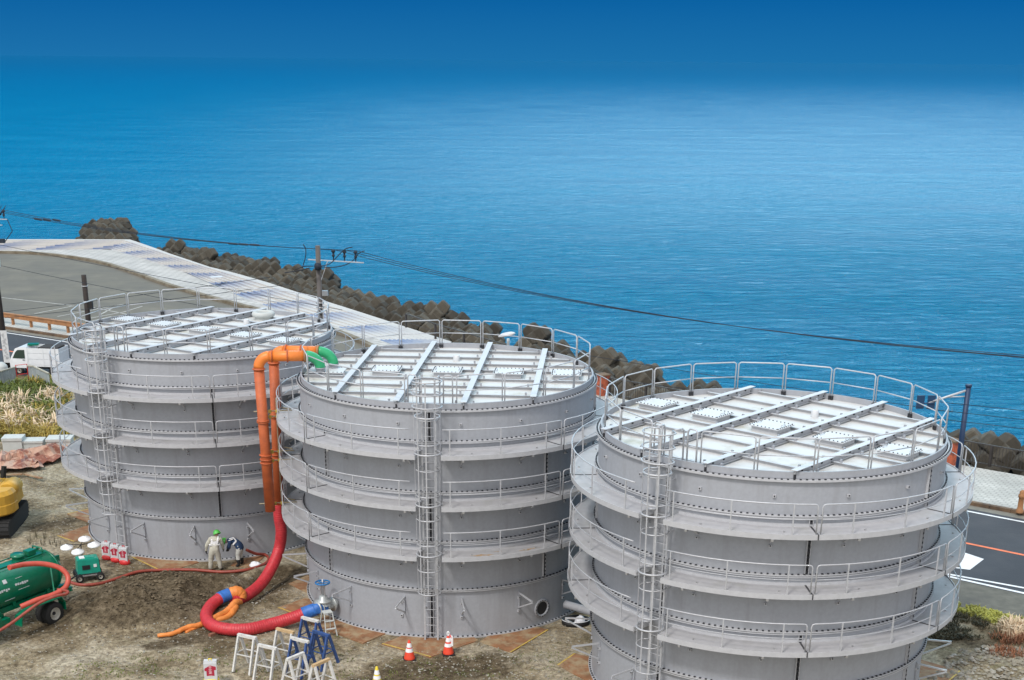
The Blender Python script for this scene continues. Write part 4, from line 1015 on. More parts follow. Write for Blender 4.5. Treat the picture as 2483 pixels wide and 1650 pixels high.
QB = cat([at(557, 1441, .46), at(532, 1452, .38), at(510, 1471, .26), at(500, 1494, .25), at(512, 1515, .25), at(550, 1526, .25), at(603, 1526, .25), at(656, 1514, .27), at(705, 1500, .38), at(742, 1486, .53), at(765, 1478, .64)], 8)
QE = even(QB, .022); MB().tube([q-O2 for q in QE], [.222+.007*sin(i*1.57) for i in range(len(QE))], 20).build('hose_tube', M['redhose'], tb)
i0 = [i for i, q in enumerate(QB) if (q-QB[0]).length < .40]
MB().tube([q-O2 for q in QB[:len(i0)+1]], .24, 18).build('cuff', M['blue'], tb)
i1 = [q for q in QB if (q-QB[-1]).length < .5]
b = MB(); b.tube([q-O2 for q in i1], .24, 18)
b.tube([QB[-1]-O2, QB[-1]-O2-vd*.25+Vector((.14, 0, .02)), vpos+vd*.5-O2], .20, 18); b.build('cuff', M['blue'], tb)
# orange wrapped elbow and its flat orange hose
Q = cat([at(582, 1452, .26), at(583, 1442, .40), at(574, 1436, .52), at(560, 1440, .48)], 6)
to = thing('orange_hose', (-10.6, 49.3, 0), 0, 'orange film-wrapped joint and thin orange hose trailing over the dirt mound', 'hose'); O3 = Vector((-10.6, 49.3, 0))
b = MB(); b.tube([q-O3 for q in Q], [.235+.012*sin(i*2.1) for i in range(len(Q))], 14); b.build('film_wrap', M['orfilm'], to)
Q = cat([at(580, 1462, .2), at(572, 1474, .13), at(545, 1483, .18), at(500, 1497, .3), at(450, 1514, .25), at(415, 1530, .2), at(382, 1541, .08)], 6)
Q = [Vector((q.x, q.y, gz(q.x, q.y)+.10)) for q in Q]
b = MB(); b.tube([q-O3 for q in Q], [.15-.08*i/(len(Q)-1)+.006*sin(i*1.7) for i in range(len(Q))], 12); b.build('hose_tube', M['orfilm'], to)
Q = [Vector((q.x, q.y, gz(q.x, q.y)+.02)) for q in cat([at(572, 1478, .1), at(545, 1497, .1), at(500, 1510, .05), at(450, 1532, .05)], 6)]
b = MB(); b.tube([q-O3 for q in Q], [.15-.10*i/(len(Q)-1) for i in range(len(Q))], 10); b.build('hose_tube', M['orfilm'], to)
G = lambda x, y, dz: (lambda p: Vector((p.x, p.y, gz(p.x, p.y)+dz)))(at(x, y, 0))
hose('suction_hose', [G(165, 1411, .06), G(180, 1418, .06), G(205, 1423, .06), G(246, 1417, .06), G(290, 1405, .08), G(340, 1392, .09), G(405, 1387, .07), G(470, 1387, .06), G(540, 1391, .06), G(600, 1388, .06), G(640, 1373, .06), G(652, 1360, .07), G(643, 1350, .08), at(620, 1343, .25), at(598, 1334, .55)], .062, M['dullred'], 'long dull red suction hose snaking from the green tanker to the workers')
# ---------------------------------------------------------------- sawhorses
def sawhorse(wb, w_, h, sp, mf, mt):
    t = thing('sawhorse', (0, 0, 0))
    b = MB(); b.box((0, 0, h-.045), (w_+.06, .11, .09)); b.build('top_bar', mt, t)
    for sx in (-1, 1):
        for sy in (-1, 1): MB().beam((sx*w_/2*.93, sy*.05, h-.07), (sx*w_/2, sy*sp, 0), .095, .06, up=(1, 0, 0)).build('leg', mf, t)
    b = MB(); z = h*.47; y = sp*.55
    for s in (-1, 1): b.beam((-w_/2, s*y, z), (w_/2, s*y, z), .03, .035); b.beam((s*w_/2, -y, z), (s*w_/2, y, z), .03, .035)
    b.build('brace', mf, t); return t
SWL = ('white', 'blue')
protoW = sawhorse(0, .68, 1.24, .44, M['whitesaw'], M['whitesaw']); protoB = sawhorse(0, .68, 1.24, .44, M['bluesaw'], M['bluesaw'])
zz = lambda x, y: (480+x/6.21, 1450+y/6.21)
saws = [((600, 560), (880, 620), 'W', 'W', 'white metal sawhorse, leftmost of the group, nearest the thick red hose loop'),
 ((910, 680), (1180, 740), 'W', 'W', 'white sawhorse with a stained leg, second from the left'),
 ((1175, 425), (1450, 490), 'W', 'N', 'white sawhorse with a bare wood top, behind the leftmost two'),
 ((1330, 910), (1600, 800), 'W', 'W', 'all-white sawhorse turned the other way, in front of the blue ones'),
 ((1720, 1015), (1980, 905), 'W', 'N', 'white sawhorse with a bare wood top, nearest the bottom of the picture'),
 ((1570, 290), (1810, 350), 'B', 'W', 'blue sawhorse with a pale top, next to the blue hose cuff'),
 ((1740, 470), (1970, 540), 'B', 'B', 'blue sawhorse with a blue top, rightmost of the blue ones'),
 ((1410, 600), (1660, 665), 'B', 'W', 'blue sawhorse with a pale top, between the white ones'),]
used = {'W': 0, 'B': 0}
for a, c, k, tp, lb in saws:
    A_, B_ = at(*zz(*a), 1.22), at(*zz(*c), 1.22); pr_ = protoW if k == 'W' else protoB
    o = pr_ if not used[k] else copy_tree(pr_); used[k] = 1
    m_ = (A_+B_)/2; o.location = (m_.x, m_.y, gz(m_.x, m_.y)); o.rotation_euler = (0, 0, atan2(B_.y-A_.y, B_.x-A_.x)); o.scale = (1, 1, 1)
    tag(o, lb, 'sawhorse', 'sawhorses standing on the dirt')
    tbar = next(x for x in o.children if x.name.startswith('top_bar'))
    want = {'W': M['whitesaw'], 'N': M['wood'], 'B': M['bluesaw']}[tp]
    if tbar.data.materials[0] != want: tbar.data = tbar.data.copy(); tbar.data.materials[0] = want
# step stool
p = at(806, 1530); T_ = at(793, 1484, .82); t = thing('step_stool', (T_.x, T_.y, 0), .45, 'small white step stool with open treads below the gate valve', 'step stool')
b = MB(); b.box((0, 0, .82), (.34, .30, .03)); b.build('top_plate', M['foam'], t)
for sx in (-1, 1):
    MB().beam((sx*.15, -.13, .8), (sx*.21, -.42, 0), .03, .04).build('leg', M['foam'], t); MB().beam((sx*.15, .13, .8), (sx*.21, .36, 0), .03, .04).build('leg', M['foam'], t)
for z, y, w_ in ((.54, -.225, .34), (.27, -.32, .38)): MB().box((0, y, z), (w_, .09, .025)).build('tread', M['foam'], t)
MB().box((0, .25, .4), (.36, .02, .03)).build('brace', M['foam'], t)
# timber offcut
b = MB(); q0, q1 = G(508, 1545, .05), G(532, 1536, .05); b.beam(q0, q1, .13, .1); b.build('timber_offcut', mat('timber_brown', (.22, .10, .06), .9, var=.2), label='short brown timber offcut on the dirt under the red hose loop', cat='timber')
# ---------------------------------------------------------------- cones
def cone(loc, h, r, mc, label, bands, tip=None):
    t = thing('traffic_cone', loc, .2, label, 'traffic cone'); rr = lambda z: r*(1-z/h)+.035
    b = MB(); b.box((0, 0, .018), (2.5*r, 2.5*r, .036)); b.build('base', M['black'], t)
    b = MB(); b.lathe([(r*1.12, .03), (r*1.14, .06), (rr(.09), .10), (rr(h*.97), h*.97), (.03, h), (0, h)], 24); b.build('cone_body', mc, t)
    for z0, z1 in bands: MB().lathe([(rr(z0)+.004, z0), (rr(z1)+.004, z1)], 24).build('reflective_band', M['reflect'], t)
    return t
c1 = at(993, 1600); cone((c1.x, c1.y, gz(c1.x, c1.y)), .72, .17, M['cone'], 'red cone with two white bands, left of the pair below the middle tank ladder', ((.30, .43), (.47, .62)))
c2_ = at(1087, 1587); k2 = cone((c2_.x, c2_.y, gz(c2_.x, c2_.y)), .72, .17, M['cone'], 'red cone with a white tag hung on its top, right of the pair', ((.30, .42), (.48, .62)))
b = MB(); b.tube([(.035*cos(q)+0, -.02, .70+.075+.075*sin(q)) for q in [radians(a) for a in range(0, 360, 30)]], .025, 6, closed=True); b.box((.11, -.05, .52), (.02, .17, .38), rz=.5)
b.build('hang_tag', M['reflect'], k2)
b = MB(); b.tube([(.05, -.03, .74), (.12, -.05, .60), (.10, -.02, .35)], .02, 6); b.build('strap', M['red'], k2)
c3 = at(915, 1672); cone((c3.x, c3.y, gz(c3.x, c3.y)), .78, .17, M['yellow'], 'yellow cone with white bands, cut by the bottom of the picture', ((.36, .47), (.52, .66)))
# ---------------------------------------------------------------- safety weights (bag shaped barriers) with the words
def safety_panel(loc, rz, s, base_m, label, cap, bent=True):
    t = thing('safety_barrier', loc, rz, label, 'barrier')
    w_, h = .34*s, .50*s; z0 = .14*s
    b = MB(); b.lathe([(0, 0), (.20*s, 0), (.22*s, .05*s), (.20*s, .16*s), (.06*s, .20*s), (0, .2*s)], 20, M=Matrix.Diagonal((1.0, .75, 1))); b.build('base', base_m, t)
    b = MB(); b.box((0, -.06*s, z0+h/2), (w_, .07*s, h)); b.box((0, .02, z0+h+.02*s), (w_*.98, .16*s, .05*s)); pn = b.build('panel', M['white'], t)
    b = MB(); y = -.06*s-.037*s
    def poly(pts): return [(x*w_, y-.002, z0+h*zf) for x, zf in pts]
    b.add(poly([(-.44, .70), (0, .88), (.44, .80), (.44, .62), (.30, .60), (.30, .28), (-.30, .28), (-.30, .56), (-.44, .56)]), [(0, 1, 2, 3, 4, 5, 6, 7, 8)]); b.build('red_patch', M['signred'], pn)
    text_mesh('sign_text', '安\n全\n第\n一', .095*s, mat('sign_pink', (.85, .55, .58), .5) if 'sign_pink' not in bpy.data.materials else bpy.data.materials['sign_pink'], pn, Matrix.Translation((0, y-.006, z0+h*.54)) @ STAND, .001)
    b = MB(); b.tube([(-.04*s, 0, z0+h+.03*s), (-.04*s, 0, z0+h+.09*s), (.04*s, 0, z0+h+.09*s), (.04*s, 0, z0+h+.03*s)], .016*s, 6); b.build('handle', cap, t)
    return t
for (x, y, lb) in ((261, 1356, 'red and white safety barrier by the far tank, left of three'), (282, 1362, 'red and white safety barrier by the far tank, middle of three'), (303, 1368, 'red and white safety barrier by the far tank, right of three')):
    p = at(x, y); safety_panel((p.x, p.y, 0), -.25, 1.08, M['red'], lb, M['red'])['group'] = 'safety barriers in a row by the far tank'
p = at(514, 1662); safety_panel((p.x, p.y, gz(p.x, p.y)), .08, 1.25, M['yellow'], 'white safety marker with red patch and yellow foot, at the bottom of the picture', M['yellow'])
# ---------------------------------------------------------------- bags and basin
def lump(name, loc, sx, sy, sz, m, label, cat_, seed):
    b = MB(); vs = []; fs = []; nu, nv = 22, 9
    for j in range(nv+1):
        ph = pi/2*j/nv
        for i in range(nu):
            q = 2*pi*i/nu; k = 1+.22*noise.noise(Vector((cos(q)*1.7+seed, sin(q)*1.7, j*.5)))
            vs.append((sx*k*cos(q)*cos(ph), sy*k*sin(q)*cos(ph), sz*sin(ph)*(1+.3*noise.noise(Vector((cos(q)*2, sin(q)*2+seed, ph))))))
    for j in range(nv):
        for i in range(nu): fs.append((j*nu+i, j*nu+(i+1) % nu, (j+1)*nu+(i+1) % nu, (j+1)*nu+i))
    b.add(vs, fs, 0, True); o = b.build(name, m, label=label, cat=cat_); o.location = loc; return o
p = at(619, 1374); lump('plastic_bag', (p.x, p.y, 0), .27, .19, .20, M['bag'], 'crumpled white bag on the ground behind the red hose, near the workers', 'bag', 2)
p = at(1396, 1513); t = thing('rubber_basin', (p.x, p.y, gz(p.x, p.y)), .1, 'black rubber basin on the ground between the middle and nearest tanks', 'basin')
b = MB(); b.lathe([(0, .02), (.44, .02), (.50, .18), (.54, .18), (.52, .0), (0, 0)], 28, M=Matrix.Diagonal((1.0, .8, 1))); b.build('basin_body', M['black'], t)
b = MB(); b.tube([(.53*cos(radians(q)), .42*sin(radians(q)), .20) for q in range(180, 380, 12)], .014, 5); b.build('rope', M['bag'], t)
o = lump('white_rag', (p.x+.16, p.y+.02, .05), .2, .2, .26, M['bag'], 'white rag bundled in the black basin', 'rag', 5)
# ---------------------------------------------------------------- people
def skinned(name, joints, edges, root, mats, regions, parent, sub=2):
    """joints: name -> (pos, rx, ry); one continuous skinned surface; regions pick a material by nearest bone"""
    names = list(joints); me = bpy.data.meshes.new(name); me.from_pydata([joints[k][0] for k in names], [(names.index(a), names.index(b)) for a, b in edges], [])
    o = bpy.data.objects.new(name, me); C.objects.link(o)
    sk = o.modifiers.new('s', 'SKIN'); sk.use_smooth_shade = True
    for i, k in enumerate(names):
        sv = me.skin_vertices[0].data[i]; sv.radius = (joints[k][1], joints[k][2]); sv.use_root = (k == root)
    sb = o.modifiers.new('u', 'SUBSURF'); sb.levels = sub; sb.render_levels = sub
    dg = bpy.context.evaluated_depsgraph_get(); m2 = bpy.data.meshes.new_from_object(o.evaluated_get(dg))
    bpy.data.objects.remove(o)
    m2.materials.clear()
    for m in mats: m2.materials.append(m)
    bones = [(Vector(joints[a][0]), Vector(joints[b][0]), regions(a, b)) for a, b in edges]
    for p in m2.polygons:
        c = p.center; best = (1e9, 0)
        for a, b, r in bones:
            ab = b-a; t = max(0, min(1, (c-a).dot(ab)/max(1e-9, ab.length_squared))); d = (c-a-ab*t).length
            if d < best[0]: best = (d, r)
        p.material_index = best[1]; p.use_smooth = True
    # soft cloth folds
    for v in m2.vertices:
        v.co += v.normal*.010*noise.noise(v.co*9)
    o = bpy.data.objects.new(name, m2); C.objects.link(o); o.parent = parent; return o
def hand(J, E_, side, wrist, d, palm_dir, thumb_dir):
    "palm, five separate bent fingers, thumb off the side of the palm"
    w_ = Vector(wrist); d = Vector(d).normalized(); p = Vector(palm_dir).normalized(); s = Vector(thumb_dir).normalized()
    k = 'palm'+side; J[k] = (w_+d*.06, .032, .018); E_.append(('wrist'+side, k))
    for i, (off, ln) in enumerate(((.028, .068), (.010, .076), (-.010, .070), (-.028, .055))):
        a = w_+d*.095+s*off; J[f'{k}k{i}'] = (a, .011, .011); J[f'{k}m{i}'] = (a+d*ln*.5+p*.012, .0095, .0095); J[f'{k}t{i}'] = (a+d*ln*.85+p*.035, .008, .008)
        E_ += [(k, f'{k}k{i}'), (f'{k}k{i}', f'{k}m{i}'), (f'{k}m{i}', f'{k}t{i}')]
    a = w_+d*.045+s*.035; J[k+'tk'] = (a, .011, .011); J[k+'tt'] = (a+s*.02+d*.04+p*.02, .009, .009); E_ += [(k, k+'tk'), (k+'tk', k+'tt')]
def helmet(t, c, tilt, m, r=.145):
    b = MB(); R_ = tilt
    b.lathe([(0, r*1.05), (r*.45, r*.98), (r*.8, r*.68), (r, r*.2), (r*1.02, -.01), (r*1.16, -.03), (r*1.12, -.04), (r*.95, -.03)], 22, c=c, M=R_ @ Matrix.Diagonal((1, 1.14, 1)))
    b.beam(Vector(c)+R_ @ Vector((0, -r*.9, r*.62)), Vector(c)+R_ @ Vector((0, r*.9, r*.62)), .02, .03, up=R_ @ Vector((0, 0, 1)))
    return b.build('helmet', m, t)
def facing_face(t, c, R_, m):
    b = MB(); r = .10
    for x in (-.036, .036): b.lathe([(0, .012), (.012, 0), (0, -.012)], 8, c=Vector(c)+R_ @ Vector((x, .095, 0)))
    return b.build('eyes', m, t)
# worker 1: standing with legs apart, seen from behind, leaning right to look down (local +y points away from the camera)
p = at(523, 1384); w1 = thing('person', (p.x, p.y, 0), .12, 'worker in beige coveralls, white harness and green helmet, seen from behind, leaning at the far tank', 'person')
w1['label'] = 'standing worker in beige coveralls with white harness and green helmet, seen from behind'
J = {}; E_ = []
def jn(k, pos, rx, ry=None): J[k] = (Vector(pos), rx, ry or rx)
jn('pelvis', (0, 0, .86), .165, .135); jn('waist', (.015, .03, 1.02), .155, .125); jn('chest', (.04, .09, 1.22), .175, .13); jn('upper', (.055, .12, 1.33), .135, .11); jn('neck', (.08, .16, 1.41), .055); jn('head', (.12, .20, 1.50), .088, .10); jn('crown', (.14, .22, 1.56), .08)
for s, n_ in ((-1, 'L'), (1, 'R')):
    jn('hip'+n_, (s*.10, 0, .80), .115); jn('knee'+n_, (s*.165, .02, .45), .082); jn('shin'+n_, (s*.19, 0, .22), .075); jn('ankle'+n_, (s*.205, -.01, .09), .062, .062); jn('toe'+n_, (s*.23, .15, .045), .042, .035)
    jn('sh'+n_, (.055+s*.195, .11, 1.30), .078)
jn('elL', (-.30, .08, 1.06), .062); jn('wristL', (-.33, .12, .82), .038); jn('elR', (.33, .16, 1.07), .062); jn('wristR', (.34, .26, .84), .038)
E_ += [('pelvis', 'waist'), ('waist', 'chest'), ('chest', 'upper'), ('upper', 'neck'), ('neck', 'head'), ('head', 'crown')]
for n_ in 'LR': E_ += [('pelvis', 'hip'+n_), ('hip'+n_, 'knee'+n_), ('knee'+n_, 'shin'+n_), ('shin'+n_, 'ankle'+n_), ('ankle'+n_, 'toe'+n_), ('upper', 'sh'+n_), ('sh'+n_, 'el'+n_), ('el'+n_, 'wrist'+n_)]
hand(J, E_, 'L', (-.33, .12, .82), (-.02, .05, -1), (1, .3, 0), (.2, 1, 0)); hand(J, E_, 'R', (.34, .26, .84), (.02, .25, -1), (-1, .3, 0), (-.2, 1, 0))
def reg1(a, b): return 1 if ('palm' in a or 'palm' in b) else 2 if 'toe' in b else 3 if b in ('head', 'crown') else 0
for k_ in J:
    if 'palm' not in k_ and k_ not in ('neck', 'head', 'crown'): J[k_] = (J[k_][0], J[k_][1]*1.26, J[k_][2]*1.26)
skinned('body', J, E_, 'pelvis', [M['beige'], M['black'], M['rubber'], M['skin']], reg1, w1)
hr = Matrix.Rotation(radians(-22), 3, 'Y') @ Matrix.Rotation(radians(-25), 3, 'X')
helmet(w1, Vector((.135, .21, 1.52)), hr, M['helmet']); facing_face(w1, Vector((.13, .21, 1.49)), hr, M['black'])
b = MB()
for s in (-1, 1):
    b.beam((.02+s*.10, -.065, 1.16), (.055+s*.12, -.05, 1.33), .075, .015, up=(0, 1, 0)); b.beam((.055+s*.12, -.045, 1.33), (.06+s*.12, .14, 1.41), .06, .015)
b.beam((-.16, -.075, 1.12), (.20, -.07, 1.125), .065, .02, up=(0, 0, 1)); b.box((.03, -.07, 1.22), (.16, .02, .10)); b.box((.035, -.078, 1.15), (.07, .02, .1))
for s in (-1, 1): b.beam((.025+s*.18, -.07, 1.125), (.04+s*.20, .10, 1.13), .065, .015)
b.build('harness', M['reflect'], w1)
# worker 2: bent double towards the tank, to the right of the first
p = at(583, 1375); w2 = thing('person', (p.x-.02, p.y+.1, 0), .15, 'worker in navy jacket and pale trousers bending down to the far tank', 'person')
J = {}; E_ = []
jn('pelvis', (.06, .0, .83), .15, .14); jn('waist', (-.06, .05, .96), .15, .13); jn('chest', (-.24, .11, 1.06), .165, .15); jn('upper', (-.36, .14, 1.08), .13, .12); jn('neck', (-.46, .17, 1.05), .055); jn('head', (-.56, .19, 1.01), .088, .098); jn('crown', (-.62, .20, 1.01), .08)
for s, n_ in ((-1, 'L'), (1, 'R')):
    jn('hip'+n_, (.05+s*.05, s*.09, .78), .11); jn('knee'+n_, (-.03+s*.05, s*.12+.04, .47), .085); jn('shin'+n_, (.0+s*.06, s*.13, .32), .075); jn('ankle'+n_, (.02+s*.07, s*.14, .10), .055); jn('toe'+n_, (-.10+s*.07, s*.15+.06, .045), .042, .035)
    jn('sh'+n_, (-.36, .14+s*.19, 1.06), .075)
jn('elL', (-.40, -.06, .82), .06); jn('wristL', (-.44, .18, .70), .036); jn('elR', (-.42, .40, .84), .06); jn('wristR', (-.50, .42, .66), .036)
E_ += [('pelvis', 'waist'), ('waist', 'chest'), ('chest', 'upper'), ('upper', 'neck'), ('neck', 'head'), ('head', 'crown')]
for n_ in 'LR': E_ += [('pelvis', 'hip'+n_), ('hip'+n_, 'knee'+n_), ('knee'+n_, 'shin'+n_), ('shin'+n_, 'ankle'+n_), ('ankle'+n_, 'toe'+n_), ('upper', 'sh'+n_), ('sh'+n_, 'el'+n_), ('el'+n_, 'wrist'+n_)]
hand(J, E_, 'L', (-.44, .18, .70), (-.2, .4, -.8), (0, 1, 0), (1, 0, 0)); hand(J, E_, 'R', (-.50, .42, .66), (-.2, .1, -1), (0, -1, 0), (1, 0, 0))
def reg2(a, b): return 4 if ('palm' in a or 'palm' in b) else 2 if ('toe' in b or 'ankle' in b) else 3 if b in ('head', 'crown') else 1 if ('knee' in b or 'shin' in b) else 0
for k_ in J:
    if 'palm' not in k_ and k_ not in ('neck', 'head', 'crown'): J[k_] = (J[k_][0], J[k_][1]*1.16, J[k_][2]*1.16)
skinned('body', J, E_, 'pelvis', [M['navycl'], M['trous'], M['rubber'], M['skin'], M['black']], reg2, w2)
hr = Matrix.Rotation(radians(-75), 3, 'Y')
helmet(w2, Vector((-.59, .195, 1.03)), hr, M['helmet']); facing_face(w2, Vector((-.56, .19, 1.0)), Matrix.Rotation(radians(-75), 3, 'Y') @ Matrix.Rotation(radians(-30), 3, 'Z'), M['black'])
b = MB()
def on_back(pts, r=.02):
    b.tube([Vector(p) for p in pts], r, 6)
b.beam((-.38, -.02, 1.20), (-.20, -.03, 1.245), .055, .02); b.beam((-.20, -.03, 1.245), (-.09, -.09, 1.12), .055, .02); b.beam((-.09, -.09, 1.12), (-.24, -.12, .97), .055, .02, up=(0, 1, 0)); b.beam((-.40, -.08, 1.14), (-.22, -.08, 1.20), .04, .02)
b.build('harness', M['reflect'], w2)
# ---------------------------------------------------------------- green vacuum tanker, left edge
ax = Vector((.50, .866, 0)); axn = Vector((.866, -.50, 0))
ec = at(133, 1373, 1.50); t = thing('vacuum_tanker', (ec.x-ax.x*2.5, ec.y-ax.y*2.5, 0), atan2(ax.y, ax.x), 'green vacuum tanker trailer with red hoses, parked on the dirt at the left edge', 'tanker')
R_ = .74; zc = 1.50; MX = Matrix.Rotation(pi/2, 3, 'Y')    # local x = along the barrel, towards the far end
b = MB(); b.lathe([(0, -2.72), (.35, -2.66), (.6, -2.5), (R_, -2.3), (R_, 2.1), (.62, 2.3), (.36, 2.45), (0, 2.5)], 40, c=(0, 0, zc), M=MX); b.build('barrel', M['tgreen'], t)
br = t.children[0]
b = MB()
for x in (-2.3, 2.08): b.lathe([(R_, x-.03), (R_+.035, x-.03), (R_+.035, x+.03), (R_, x+.03)], 40, c=(0, 0, zc), M=MX)
for x in (-1.2, .6):
    for q in (-28, 28): pass
b.box((0, 0, zc+R_-.01), (3.6, .42, .03)); b.beam((-1.8, .3, zc+R_+.05), (1.9, .3, zc+R_+.05), .035, .035); b.beam((-1.8, -.3, zc+R_+.05), (1.9, -.3, zc+R_+.05), .035, .035)
b.build('walkboard', M['tgreen'], t)
b = MB(); b.lathe([(0, .22), (.24, .22), (.27, .16), (.27, .12), (.22, .12), (.22, 0)], 20, c=(.9, .05, zc+R_)); b.box((1.45, .05, zc+R_+.12), (.35, .3, .18)); b.tube([(1.8, -.25, zc+R_), (1.8, -.2, zc+R_+.22), (1.8, .25, zc+R_+.22), (1.8, .3, zc+R_)], .035, 8); b.box((2.0, .5, zc+.55), (.5, .06, .35)); b.box((2.15, -.45, zc+.35), (.4, .06, .45))
b.build('top_fitting', M['tgreen'], t)
b = MB(); b.lathe([(0, .30), (.33, .30), (.36, .22), (.36, 0)], 24, c=(-1.55, -.1, zc+R_-.05)); b.build('manhole', mat('pale_green', (.12, .42, .30), .4), t)
b = MB()
for y in (-.42, .42): b.box((-.1, y, .78), (5.6, .12, .2))
b.box((-.1, 0, .70), (5.2, .8, .05)); b.box((2.5, 0, .72), (.14, 1.5, .16)); b.box((2.55, -.5, .72), (.05, .5, .08), m=1)
for x in (-1.6, 0, 1.6): b.box((x, 0, .93), (.14, 1.1, .24))
b.build('chassis', [M['tgreen'], M['reflect']], t)
def wheel(c, r, wdt, parent, side=1):
    Mw = Matrix.Rotation(pi/2, 3, 'X'); b = MB(); b.lathe([(r*.56, -wdt/2), (r*.9, -wdt/2), (r, -wdt*.36), (r, wdt*.36), (r*.9, wdt/2), (r*.56, wdt/2)], 32, c=c, M=Mw)
    for k in range(28): q = 2*pi*k/28; b.box(Vector(c)+Vector((r*cos(q), 0, r*sin(q))), (.03, wdt*.8, .02), M=Matrix.Rotation(-q, 3, 'Y') @ Matrix.Rotation(pi/2, 3, 'Y'))
    wo_ = b.build('wheel', M['rubber'], parent)
    b = MB(); b.lathe([(0, wdt*.12), (r*.22, wdt*.12), (r*.24, wdt*.3), (r*.3, wdt*.3), (r*.34, wdt*.10), (r*.5, wdt*.10), (r*.56, wdt*.45), (r*.58, wdt*.48)], 24, c=c, M=Mw if side > 0 else Mw @ Matrix.Diagonal((1, 1, -1)), m=0)
    b.lathe([(0, wdt*.32), (r*.14, wdt*.32), (r*.15, wdt*.1)], 14, c=c, M=Mw if side > 0 else Mw @ Matrix.Diagonal((1, 1, -1)), m=1); b.build('rim', [mat('rim_pale', (.42, .40, .34), .5) if 'rim_pale' not in bpy.data.materials else bpy.data.materials['rim_pale'], M['black']], wo_)
wc = Matrix.Rotation(-atan2(ax.y, ax.x), 3, 'Z') @ (at(128, 1487, .42)-Vector((ec.x-ax.x*2.5, ec.y-ax.y*2.5, 0)))
wheel((wc.x, wc.y, .42), .42, .28, t); wheel((wc.x-.02, wc.y+.34, .42), .41, .24, t)
wheel((wc.x, -wc.y, .42), .42, .28, t, -1)
b = MB(); b.beam((wc.x-.1, -.45, .8), (wc.x-.1, wc.y, .42), .12, .12)
pts = [(wc.x+.56*cos(radians(q)), .42+.56*sin(radians(q))) for q in range(-5, 186, 19)]
pts2 = [(wc.x+.50, .42), (wc.x+.50, .72), (wc.x+.36, .96), (wc.x-.9, .98), (wc.x-1.5, .80), (wc.x-1.56, .45)]
for (x0, z0), (x1, z1) in zip(pts2, pts2[1:]): b.beam((x0, wc.y+.02, z0), (x1, wc.y+.02, z1), .36, .03)
b.build('mudguard', M['tgreen'], t)
b = MB(); sy = wc.y+.35
b.tube([(-1.9, sy+.3, .95), (-1.5, sy+.25, 1.12), (-1.1, sy+.2, 1.05), (-.9, sy+.2, .8)], .11, 12); b.box((-1.6, sy-.0, .75), (.7, .5, .4), rz=.1); b.box((-1.0, sy+.1, .6), (.5, .35, .3)); b.lathe([(0, .25), (.2, .22), (.22, 0), (.22, -.2)], 16, c=(-2.1, sy, .8)); b.box((-2.4, sy+.1, .6), (.6, .6, .3)); b.tube([(-2.6, sy-.2, .9), (-2.0, sy-.1, .7), (-1.2, sy-.2, .5)], .05, 8)
b.build('pump', M['tgreen'], t)
b = MB(); b.beam((wc.x+.1, wc.y-.1, .98), (wc.x+.75, -.72, 1.9), .05, .04); b.build('stay', M['tgreen'], t)
MARK = Matrix.Rotation(radians(-90+180), 4, 'X')
def barrel_text(s, x, ang, size, name='marking'):
    a = radians(ang); c = Vector((x, -(R_+.012)*cos(a), zc+(R_+.012)*sin(a))); Rm = Matrix.Rotation(pi/2-a*1.0, 4, 'X')
    return text_mesh(name, s, size, M['white'], br, Matrix.Translation(c) @ Matrix.Rotation(pi/2, 4, 'X') @ Matrix.Rotation(-a, 4, 'X'), .002, 'LEFT')
def bmark(b, x, ang, l, h):
    a = radians(ang); b.box((x+l/2, -(R_+.004)*cos(a), zc+(R_+.004)*sin(a)), (l, .012, h), M=Matrix.Rotation(-a, 3, 'X'))
rm = random.Random(3)
for x0, ang, n_ in ((-.75, 10, 5), (.0, 12, 6)):
    b = MB()
    for i in range(n_): bmark(b, x0+.1*i, ang+rm.uniform(-2, 2), .075, rm.uniform(.05, .10))
    b.build('marking', M['white'], br)
for (x, ang, l, h) in ((-.45, 32, .16, .15), (-.95, -14, .13, .07), (-.92, -20, .15, .05), (-1.0, -26, .16, .04), (-.5, -24, .45, .015), (.1, -3, .5, .012), (.1, 30, .3, .012)): b = MB(); bmark(b, x, ang, l, h); b.build('marking', M['white'], br)
bh = MB(); bh.tube(cat([atY(22, 1377, ec.y-2.9), atY(60, 1369, ec.y-2.3), atY(105, 1368, ec.y-1.9), atY(145, 1378, ec.y-1.8), atY(165, 1400, ec.y-1.9), atY(158, 1425, ec.y-2.2), atY(130, 1442, ec.y-2.6), atY(90, 1455, ec.y-3.0), atY(50, 1472, ec.y-3.3)], 7), .095, 14)
bh.build('vacuum_hose', M['redor'], label='orange red suction hose looped over the green tanker', cat='hose')
bh = MB(); bh.tube(cat([atY(-10, 1535, ec.y-4.4), atY(30, 1510, ec.y-4.0), atY(70, 1480, ec.y-3.6), atY(100, 1460, ec.y-3.3), atY(135, 1446, ec.y-3.0), atY(160, 1441, ec.y-2.7), atY(163, 1434, ec.y-2.5), atY(140, 1430, ec.y-2.3)], 7), .055, 10)
bh.build('suction_hose', M['dullred'], label='thinner dull red hose hanging across the wheel side of the green tanker', cat='hose')
